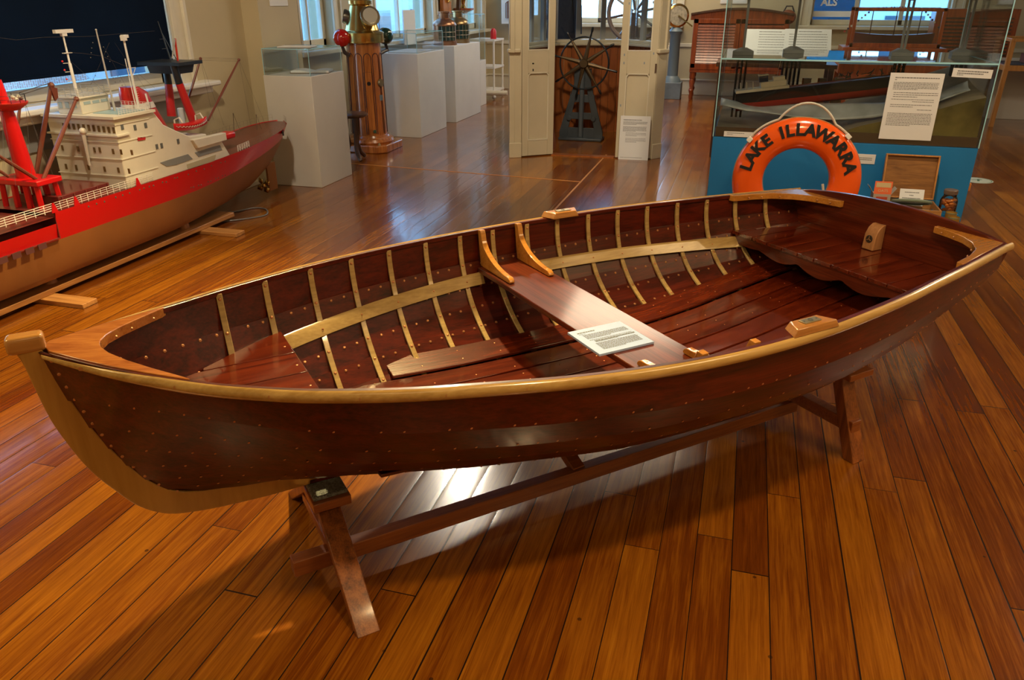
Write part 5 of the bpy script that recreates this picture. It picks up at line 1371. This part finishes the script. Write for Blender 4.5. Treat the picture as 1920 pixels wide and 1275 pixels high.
# piers
PIER = mat('pier_grey', (.10,.105,.10), .55, var=.15)
plab = {0: 'leftmost grey bridge pier in the glass case', 1: 'second grey bridge pier from the left in the glass case', 2: 'forked grey bridge pier above the tall notice sheet', 3: 'rightmost forked grey bridge pier in the glass case'}
deckz = 1.68
for i, (px, py, yd) in enumerate(((1393, 103, 7.17), (1487, 100, 7.49), (1690, 105, 7.41), (1803, 103, 7.60))):
    c = at(px, py, y=yd); r = thing('bridge_pier', plab[i], 'bridge pier', (c.x, yd, SH), group=None)
    G().box(-.085, .085, -.06, .06, .002, .03).prism([(-.085, -.06, .03), (.085, -.06, .03), (.025, -.012, .055), (-.025, -.012, .055)], (0, .10, 0)).obj('footing', PIER, r)
    g = G()
    if i < 2: g.bar((0, 0, .05), (.0, 0, deckz-SH), .026, .02)
    else:
        for s_ in (-1, 1): g.bar((s_*.012, 0, .05), (s_*.020, 0, deckz-SH), .012, .018)
        g.bar((-.02, 0, deckz-SH-.07), (.02, 0, deckz-SH-.07), .02, .02)
    g.obj('column', PIER, r)
    pf = G()
    nn = (3, 5, 3, 4)[i]
    for k in range(nn):
        for kk in range(2): pf.tube([((k-(nn-1)/2)*.034, -.02+.04*kk, -.012), ((k-(nn-1)/2)*.036, -.02+.04*kk, -(SH-PZ)+.10+(.25 if i > 1 else 0))], .009, 6)
    pf.obj('piles', mat('pile_dark', (.04,.05,.05), .6), r)
rd = thing('bridge_deck_model', 'long grey model road deck on top of the bridge piers', 'bridge model', ((CX0+CX1)/2, 7.45, deckz))
G().box(-hx+.02, hx-.02, -.10, .10, 0, .035).obj('deck', mat('deck_grey', (.22,.24,.26), .5), rd)
G().box(-hx+.02, hx-.02, -.10, -.093, .035, .06).box(-hx+.02, hx-.02, .093, .10, .035, .06).obj('parapet', WHITE, rd)
# notices fixed to the case and plinth
cy = CY0-.003
notice('case_notice', 'tall white notice sheet on the front glass of the bridge diorama case', 'notice', frame((1.235, cy, .862), (1, 0, 0), (0, 0, 1)), .372, .49,
       [(.07, .007, .1, .92), (.10, .005, .1, .14)]+para(.14, .24, 6, .0045, .09, .93)+para(.29, .35, 3, .0045, .12, .95)+[(.39, .004, .1, .9), (.42, .004, .5, .9)]+para(.47, .50, 2, .0045, .1, .88)+[(.54, .004, .62, .9)]+para(.60, .78, 9, .0045, .08, .92), .003, PAPER)
notice('small_case_label', 'small white label at the upper right of the diorama case front', 'label', frame((1.60, cy, 1.115), (1, 0, -.03), (.03, 0, 1)), .265, .062, [(.3, .008, .12, .9), (.55, .008, .12, .8), (.75, .005, .12, .3)], .003)
notice('small_case_label', 'small white label at the lower left edge of the diorama case', 'label', frame((-.005, cy-.004, .602), (1, 0, 0), (0, 0, 1)), .235, .042, [(.3, .005, .1, .7), (.6, .004, .1, .3)], .003)
notice('plinth_label', 'small white label on the blue plinth between life ring and wooden box', 'label', frame((.955, cy-.002, .455), (1, 0, 0), (0, 0, 1)), .20, .075, [(.4, .006, .1, .9), (.58, .006, .2, .9)], .003)
# ================================================================== LIFE RING
lr = thing('life_ring', 'orange life ring lettered in black standing in front of the blue plinth', 'life ring')
RR, rt_ = .329, .105
Rc = Vector((.470, 6.50, 0)); tilt = radians(3)
ML_ = Matrix.Translation((.421, 5.82, RR+rt_+.001)) @ Matrix.Rotation(-tilt, 4, 'X') @ Matrix.Rotation(pi/2, 4, 'X')
lr.matrix_world = ML_
# ring lies in local xy plane, +z towards the camera
g = G(); rows = []
for i in range(72):
    a = 2*pi*i/72; row = []
    for j in range(20):
        b = 2*pi*j/20; row.append(((RR+rt_*cos(b))*cos(a), (RR+rt_*cos(b))*sin(a), .058*sin(b)*(1.0)))
    rows.append(row)
g.grid(rows, 0, True, closed_u=True, closed_v=True).obj('ring', ORANGE, lr)
g = G()
for rad in (RR+rt_-.001, RR-rt_+.001): g.tube([(rad*cos(a), rad*sin(a), -.012) for a in [2*pi*i/72 for i in range(72)]], .004, 6, closed=True)
g.obj('piping', mat('ring_piping', (.40,.24,.08), .6), lr)
def arc_text(s, rad, a0, step, size, top=True, adv=None):
    ang = a0
    for ch in s:
        wd = {'I': .55, 'W': 1.35, ' ': .72, 'L': .9}.get(ch, 1.0)*step
        ang -= wd/2
        if ch != ' ':
            a = radians(ang); c = Vector((rad*cos(a), rad*sin(a), 0))
            up = Vector((cos(a), sin(a), 0)) if top else -Vector((cos(a), sin(a), 0))
            ex = Vector((up.y, -up.x, 0))
            zz = .058*sqrt(max(0, 1-((rad-RR)/rt_)**2))
            M = Matrix(((ex.x, up.x, 0, c.x), (ex.y, up.y, 0, c.y), (0, 0, 1, zz+.0008), (0, 0, 0, 1)))
            text_mesh(ch, size, 'letter', BLACK, lr, M, .0035, size*.045)
        ang -= wd/2
arc_text('LAKE ILLAWARRA', RR+.024, 171, 11.9, .112)
def arc_bottom(s, rad, a0, step, size):
    ang = a0
    for ch in s:
        a = radians(ang); c = Vector((rad*cos(a), rad*sin(a), 0)); up = -Vector((cos(a), sin(a), 0)); ex = Vector((up.y, -up.x, 0))
        M = Matrix(((ex.x, up.x, 0, c.x), (ex.y, up.y, 0, c.y), (0, 0, 1, .0575), (0, 0, 0, 1)))
        text_mesh(ch, size, 'letter', BLACK, lr, M, .0035, size*.022); ang += step
arc_bottom('MELBOURNE', RR+.02, 205, 16.2, .108)
for a in (47, 142, 225, 318):
    ar = radians(a); c = Vector(((RR+rt_+.002)*cos(ar), (RR+rt_+.002)*sin(ar), 0)); u = Vector((-sin(ar), cos(ar), 0)); n_ = Vector((cos(ar), sin(ar), 0))
    G().add([c+u*sx*.018+n_*(-.012 if q == 0 else .018)+Vector((0, 0, sz*.045)) for q in (0, 1) for sx, sz in ((-1,-1),(1,-1),(1,1),(-1,1))], [(3,2,1,0),(4,5,6,7),(0,1,5,4),(1,2,6,5),(2,3,7,6),(3,0,4,7)]).obj('rope_cleat', WHITE, lr, bevel=.003)
def arcp(a0, a1, bulge, n=16):
    P = []
    for i in range(n+1):
        u = i/n; a = radians(a0+(a1-a0)*u); r = RR+rt_+.012+bulge*sin(pi*u); P.append((r*cos(a), r*sin(a), .0))
    return P
G().tube(arcp(62, 112, .085), .008, 8).tube(arcp(47, 62, .0), .008, 8).tube(arcp(112, 142, .004), .008, 8).obj('grab_rope', ROPE, lr)
G().tube([(.19, -.02, -.03), (.215, -.12, -.03), (.225, -.25, -.03), (.22, -.36, -.03)], .009, 8).obj('hanging_rope', ROPE, lr)
# ================================================================== WOODEN BOX AND PROVISIONS
BX, BY = 1.30, 6.33
bx = thing('sextant_box', 'open wooden box with raised lid leaning on the blue plinth', 'box', (BX, BY, 0))
g = G().box(-.19, .19, -.16, .16, 0, .012).box(-.19, -.178, -.16, .16, .012, .20).box(.178, .19, -.16, .16, .012, .20).box(-.178, .178, -.16, -.148, .012, .20).box(-.178, .178, .148, .16, .012, .20)
BXW = wood('box_wood', (.24,.10,.03), (.42,.20,.06), 0, 2, .4, .4, 10)
g.obj('box_body', BXW, bx, bevel=.003)
Ml = Matrix.Translation((0, .165, .205)) @ Matrix.Rotation(-.20, 4, 'X')
g = G().box(-.19, .19, .035, .045, 0, .33, 1, Ml).box(-.19, .19, 0, .035, .318, .33, 0, Ml).box(-.19, .19, 0, .035, 0, .012, 0, Ml).box(-.19, -.178, 0, .035, .012, .318, 0, Ml).box(.178, .19, 0, .035, .012, .318, 0, Ml)
g.obj('lid', [OAKWD, PLY], bx, bevel=.002)
G().box(-.13, -.09, .145, .165, .17, .20).obj('lock', OLDBRASS, bx)
G().box(-.17, .17, -.14, .14, .13, .135).obj('inner_tray', mat('tray_grey', (.34,.33,.28), .6), bx)
tag(G().tube([(.13*cos(a), .09*sin(a), 0) for a in [2*pi*i/32 for i in range(32)]], .012, 8, closed=True).add([(.12*cos(a), .085*sin(a), -.004) for a in [2*pi*i/32 for i in range(32)]], [tuple(range(32))], 1).obj('signal_mirror', [mat('mirror_rim_green', (.17,.22,.17), .35), mat('mirror_blue', (.06,.10,.22), .1, .6)], loc=(BX+.0, BY-.035, .225)), 'oval green rimmed dish lying in the open wooden box', 'dish')
bpy.data.objects['signal_mirror'].rotation_euler = (-.35, 0, 0)
notice('box_card', 'white text card propped inside the open wooden box', 'card', frame((BX+.015, BY+.075, .235), (1, 0, 0), (0, .35, 1)), .17, .125, [(.2, .006, .2, .8), (.38, .006, .4, .6), (.55, .006, .12, .88), (.72, .006, .2, .85), (.88, .006, .25, .75)], .003)
ct = thing('biscuit_carton', 'open orange and grey carton standing left of the wooden box', 'carton', (1.09, 6.36, 0), .08)
CG = mat('carton_grey', (.42,.36,.31), .7); CO = mat('carton_orange', (.80,.16,.05), .6); CC = mat('carton_cream', (.60,.48,.26), .6)
G().box(-.062, .062, -.04, .04, 0, .265).obj('body', CG, ct)
M1 = Matrix.Translation((0, -.04, .265)) @ Matrix.Rotation(-.12, 4, 'X')
fl = G().box(-.062, .062, 0, .003, 0, .095, 0, M1).obj('front_flap', CO, ct)
G().box(-.052, .052, -.001, .0, .05, .085, 0, M1).obj('flap_panel', CC, fl)
M2 = Matrix.Translation((0, -.0415, .268)) @ Matrix.Rotation(-.12, 4, 'X') @ Matrix.Rotation(pi/2, 4, 'X')
text_mesh('OATS', .028, 'flap_lettering', CC, fl, M2 @ Matrix.Translation((0, .022, .001)), .0005)
FLP = mat('flap_grey', (.35,.34,.30), .7)
G().hexa([(-.062, -.04, .265), (-.062, .04, .265), (-.10, .04, .32), (-.10, -.04, .32), (-.060, -.04, .265), (-.060, .04, .265), (-.098, .04, .322), (-.098, -.04, .322)]).obj('side_flap', FLP, ct)
G().hexa([(.062, -.04, .265), (.062, .04, .265), (.095, .04, .31), (.095, -.04, .31), (.064, -.04, .265), (.064, .04, .265), (.097, .04, .312), (.097, -.04, .312)]).obj('side_flap', FLP, ct)
G().box(-.04, .04, -.042, -.0405, .225, .245).obj('label_band', mat('band_red', (.50,.07,.03), .6), ct)
g = G()
for k in range(5): g.box(-.035, .03-.004*k, -.0415, -.0405, .20-.018*k, .204-.018*k)
g.obj('printed_text', mat('text_grey_brown', (.25,.2,.17), .7), ct)
jr = thing('preserve_jar', 'glass jar of amber preserves with brown lid beside the wooden box', 'jar', (1.565, 6.36, 0))
JP = [(0, .152), (.052, .152), (.058, .165), (.058, .245), (.05, .265), (.042, .275), (.042, .29)]
G().lathe([(0, .152), (.052, .152), (.060, .165), (.060, .240), (.052, .262), (.044, .272), (.044, .292)], (0,0,0), 24).obj('glass_body', glass('jar_glass', (.95,.97,.95), 1.2), jr)
G().lathe([(0, .290), (.047, .290), (.048, .294), (.048, .318), (.044, .322), (0, .322)], (0,0,0), 24).obj('lid', mat('lid_brown', (.13,.09,.07), .4), jr)
g = G(); rnd = random.Random(3)
for k in range(34):
    a = rnd.uniform(0, 2*pi); r = .036*sqrt(rnd.random()); g.ball((r*cos(a)*1.1, r*sin(a)*1.1, .168+rnd.uniform(0, .08)), .015, 0, 8, (1.2, 1, .8))
g.obj('preserves', mat('amber_fruit', (.55,.16,.02), .3, coat=.5), jr)
G().box(-.09, .07, -.07, .07, 0, .150).obj('plinth_block', BLUEP, jr)
def tin(loc, h, label, txt=None, op=False):
    r = thing('food_tin', label, 'tin', loc)
    G().lathe([(0, 0), (.038, 0), (.038, h), (.0365, h), (.0365, h-.01), (0, h-.01)], (0,0,0), 24).obj('body', mat('gold_tin', (.36,.22,.05), .35, .5), r)
    G().lathe([(.0395, h-.006), (.0395, h)], (0,0,0), 24).obj('rim', mat('greenish_rim', (.20,.30,.24), .35, .4), r)
    if txt:
        for i, t in enumerate(txt):
            for k, ch in enumerate(t):
                a = -pi/2-.1+(k-(len(t)-1)/2)*.30; c = Vector((.0388*cos(a), .0388*sin(a), h-.045-.028*i)); n_ = Vector((cos(a), sin(a), 0)); ex = Vector((-sin(a), cos(a), 0))
                M = Matrix(((ex.x, 0, n_.x, c.x), (ex.y, 0, n_.y, c.y), (0, 1, 0, c.z), (0, 0, 0, 1))); text_mesh(ch, .024, 'letter', BLACK, r, M, .0004, .0006)
    return r
tin((1.565, 6.22, 0), .185, 'gold tin standing behind the lettered water tin')
tin((1.555, 6.08, 0), .185, 'gold tin lettered in black at the right end of the dinghy transom', ('WATER', 'WINE'))
# ================================================================== THINGS BEHIND THE CASE
# sloping text panels on a lectern
for i, (px0, py0, px1, py1, lab) in enumerate(((1400, 102, 1478, 58, 'white sloping text panel with small photograph behind the case'), (1478, 100, 1550, 60, 'second sloping text panel to the right of the photographed one'))):
    c = at((px0+px1)/2, (py0+py1)/2, y=9.0)
    notice('sloping_panel', lab, 'panel', frame((c.x, 9.0, c.z), (1, 0, 0), (.0, .75, .55)), .46, .42, [(.1, .01, .3, .8)]+para(.2, .85, 8, .008, .3 if i == 0 else .1, .92), .006)
lt = thing('reading_table', 'dark table under the sloping text panels behind the case', 'table', (.28, 9.1, 0))
G().box(-.6, .6, -.25, .30, .95, .99).box(-.5, .5, -.12, .12, .99, 1.055).obj('table_top', DARKWD, lt)
for x in (-.55, .55):
    for y in (-.2, .25): G().box(x-.025, x+.025, y-.025, y+.025, 0, .95).obj('leg', DARKWD, lt)
# model in a wooden framed case
mc = thing('framed_model_case', 'wooden framed glass case with a flagged model ship behind the diorama', 'display case')
a = at(1592, 88, y=11.2); b = at(1778, 15, y=11.2); X0, X1, Z0, Z1 = a.x, b.x, a.z, b.z
RW = REDWD
for bxx in ((X0, X0+.04, 11.2, 11.24, Z0, Z1), (X1-.04, X1, 11.2, 11.24, Z0, Z1), (X0, X1, 11.2, 11.24, Z0, Z0+.05), (X0, X1, 11.2, 11.24, Z1-.04, Z1), (X0, X0+.04, 11.6, 11.64, Z0, Z1), (X1-.04, X1, 11.6, 11.64, Z0, Z1), (X0, X1, 11.6, 11.64, Z1-.04, Z1)):
    G().box(*bxx).obj('frame_bar', RW, mc, bevel=.003)
G().box(X0+.04, X1-.04, 11.215, 11.22, Z0+.05, Z1-.04).obj('pane', GLASS, mc)
G().box(X0-.08, X1+.08, 11.12, 11.72, Z0-.10, Z0).obj('case_base', RW, mc, bevel=.005)
G().box(X0-.02, X1+.02, 11.18, 11.66, Z0-.55, Z0-.10).obj('table_apron', RW, mc)
for x in (X0+.02, X1-.02):
    for y in (11.22, 11.6): G().box(x-.04, x+.04, y-.04, y+.04, 0, Z0-.55).obj('leg', RW, mc)
ms_ = thing('flagged_model_ship', 'small dark model ship dressed with flags inside the wooden framed case', 'ship model', ((X0+X1)/2, 11.42, Z0))
g = G(); rows = []
for i in range(13):
    u = -1+2*i/12; bb = .06*(1-abs(u)**2.5)+.002; rows.append([(u*.48, -bb, .14+.03*u*u), (u*.46, -bb*.5, .03), (u*.46, bb*.5, .03), (u*.48, bb, .14+.03*u*u)])
g.grid(rows, 0, True, closed_v=True, cap=True).obj('hull', mat('dark_red_hull', (.09,.03,.025), .4), ms_)
g = G()
for x in (-.28, 0, .28): g.tube([(x, 0, .12), (x, 0, .46)], .006, 6)
g.obj('masts', DARKWD, ms_)
g = G(); FL = [(-.6, .17), (-.28, .46), (0, .47), (.28, .46), (.55, .2)]
for i in range(4):
    (xa, za), (xb, zb) = FL[i], FL[i+1]
    for k in range(9):
        t = (k+.5)/9; x = xa+(xb-xa)*t; z = za+(zb-za)*t; g.box(x-.011, x+.011, -.001, .001, z-.022, z, k % 3)
g.obj('signal_flags', [mat('flag_red', (.35,.03,.03), .6), mat('flag_navy', (.02,.03,.1), .6), mat('flag_pale', (.5,.5,.45), .6)], ms_)
ld = thing('low_desk_case', 'low wooden desk case with bright sloping glass behind the diorama', 'display case', (1.50, 9.75, 0))
G().box(-.55, .55, -.3, .3, .86, .96).obj('body', REDWD, ld, bevel=.004)
for x in (-.5, .5):
    for y in (-.25, .25): G().box(x-.03, x+.03, y-.03, y+.03, 0, .86).obj('leg', REDWD, ld)
G().prism([(-.55, -.3, .96), (-.55, .0, 1.07), (-.55, .3, .96)], (1.1, 0, 0)).obj('sloping_glass', mat('desk_case_glass', (.10,.20,.28), .06, coat=1), ld)
nd = thing('louvred_shutter_unit', 'dark red louvred cupboard by the right of the far wall', 'cupboard', (3.15, 13.6, 0))
G().box(-.55, .55, 0, .4, .3, 1.45).obj('carcass', REDWD, nd, bevel=.006)
g = G()
for i in range(20): g.box(-.48, .48, -.012, .0, .36+.05*i, .385+.05*i)
g.obj('louvres', DARKWD, nd)
for x in (-.5, .5):
    for y in (.04, .36): G().box(x-.035, x+.035, y-.035, y+.035, 0, .3).obj('leg', REDWD, nd)
fg = thing('leather_satchel', 'small round brown leather satchel on the far window sill', 'bag', (.55, 14.58, 1.175))
G().ball((0, 0, .12), .13, 0, 16, (1, .35, .9)).obj('body', mat('brown_leather', (.22,.06,.03), .5), fg); G().tube([(-.08, 0, .2), (-.04, 0, .29), (.05, 0, .29), (.09, 0, .2)], .012, 6).obj('handle', mat('strap_dark', (.03,.03,.04), .6), fg)
# writing on the far window film
VIN = bpy.data.materials.new('white_vinyl'); VIN.use_nodes = True; n_ = VIN.node_tree; n_.nodes.clear()
q1 = n_.nodes.new('ShaderNodeOutputMaterial'); q2 = n_.nodes.new('ShaderNodeBsdfTranslucent'); q2.inputs[0].default_value = (.95, .97, 1, 1); n_.links.new(q2.outputs[0], q1.inputs[0])
fm = thing('window_lettering', 'white lettering on the blue far window behind the case', 'sign', (1.18, YF+.12, 1.52))
text_mesh('ALS', .155, 'letters', mat('white_vinyl_letters', (.95,.96,.97), .5), fm, frame((0, 0, 0), (1, 0, 0), (0, 0, 1)), .001, .006)
G().box(-.26, .48, .006, .007, -.30, .9).obj('tinted_film', glass('blue_window_film', (.07,.21,.27), .3), fm)
G().box(-.26, .42, 0, .004, -.22, -.13).obj('white_band', bpy.data.materials['white_vinyl_letters'], fm)
# wall frame on far wall
tag(G().box(-.22, .22, -.02, 0, -.18, .18).box(-.20, .20, -.024, -.02, -.16, .16, 1).obj('framed_label', [WHITE, PAPER], loc=(-.35, YF, 1.68)), 'white framed label on the far wall above the louvred cupboard', 'sign')
# right: table showcase and white plinths
rt2 = thing('table_showcase', 'oak framed glass topped showcase table at the right edge', 'display case', (3.30, 12.15, 0))
for x in (0, 1.2):
    for y in (0, .7): G().bar((x-.02, y, 0), (x, y, 1.12), .055, .055).obj('leg', OAKWD, rt2)
G().box(-.03, 1.23, -.03, .73, .72, .79).box(-.03, 1.23, -.03, .0, 1.08, 1.12).box(-.03, 1.23, .70, .73, 1.08, 1.12).box(-.03, 0, 0, .7, 1.08, 1.12).box(1.2, 1.23, 0, .7, 1.08, 1.12).obj('frame', OAKWD, rt2, bevel=.003)
G().box(0, 1.2, -.01, -.005, .79, 1.08).obj('pane', GLASS, rt2); G().box(0, 1.2, 0, .7, 1.10, 1.105).obj('top_pane', GLASS, rt2)
G().box(0, 1.2, .0, .7, .79, .80).obj('tray', mat('tray_dark', (.05,.05,.07), .6), rt2)
tag(G().box(.1, .5, .1, .4, 0, .12).obj('exhibit_block', mat('dark_reddish', (.12,.05,.05), .5), loc=(3.45, 12.2, .802), bevel=.01), 'dark reddish exhibit inside the showcase table', 'exhibit')
plinth(3.42, 4.02, 12.96, 13.5, .80, 'white plinth standing behind the oak showcase table')
plinth(2.98, 3.20, 12.5, 13.0, .80, 'narrow white plinth left of the oak showcase leg')
# round sticker on the floor
fs = thing('floor_sticker', 'round white and green sticker on the floor right of the blue plinth', 'sticker', tuple(at(1832, 338, z=.001)))
G().lathe([(0, .0012), (.135, .0012), (.14, 0)], (0,0,0), 32).obj('disc', mat('sticker_white', (.55,.62,.55), .5), fs)
g = G().lathe([(.120, .0014), (.128, .0014)], (0,0,0), 32); g.bar((-.05, .0, .0015), (.05, .03, .0015), .02, .0004).bar((.0, -.05, .0015), (.02, .05, .0015), .02, .0004); g.obj('print', mat('sticker_green', (.08,.22,.14), .5), fs)
# second satellite: narrow orange clip on plinth edge
tag(G().box(-.01, .012, -.02, .02, -.03, .03).obj('orange_clip', mat('clip_orange', (.7,.25,.05), .5), loc=(CX1+.012, 6.75, .27), bevel=.004), 'small orange clip on the right side of the blue plinth', 'clip')
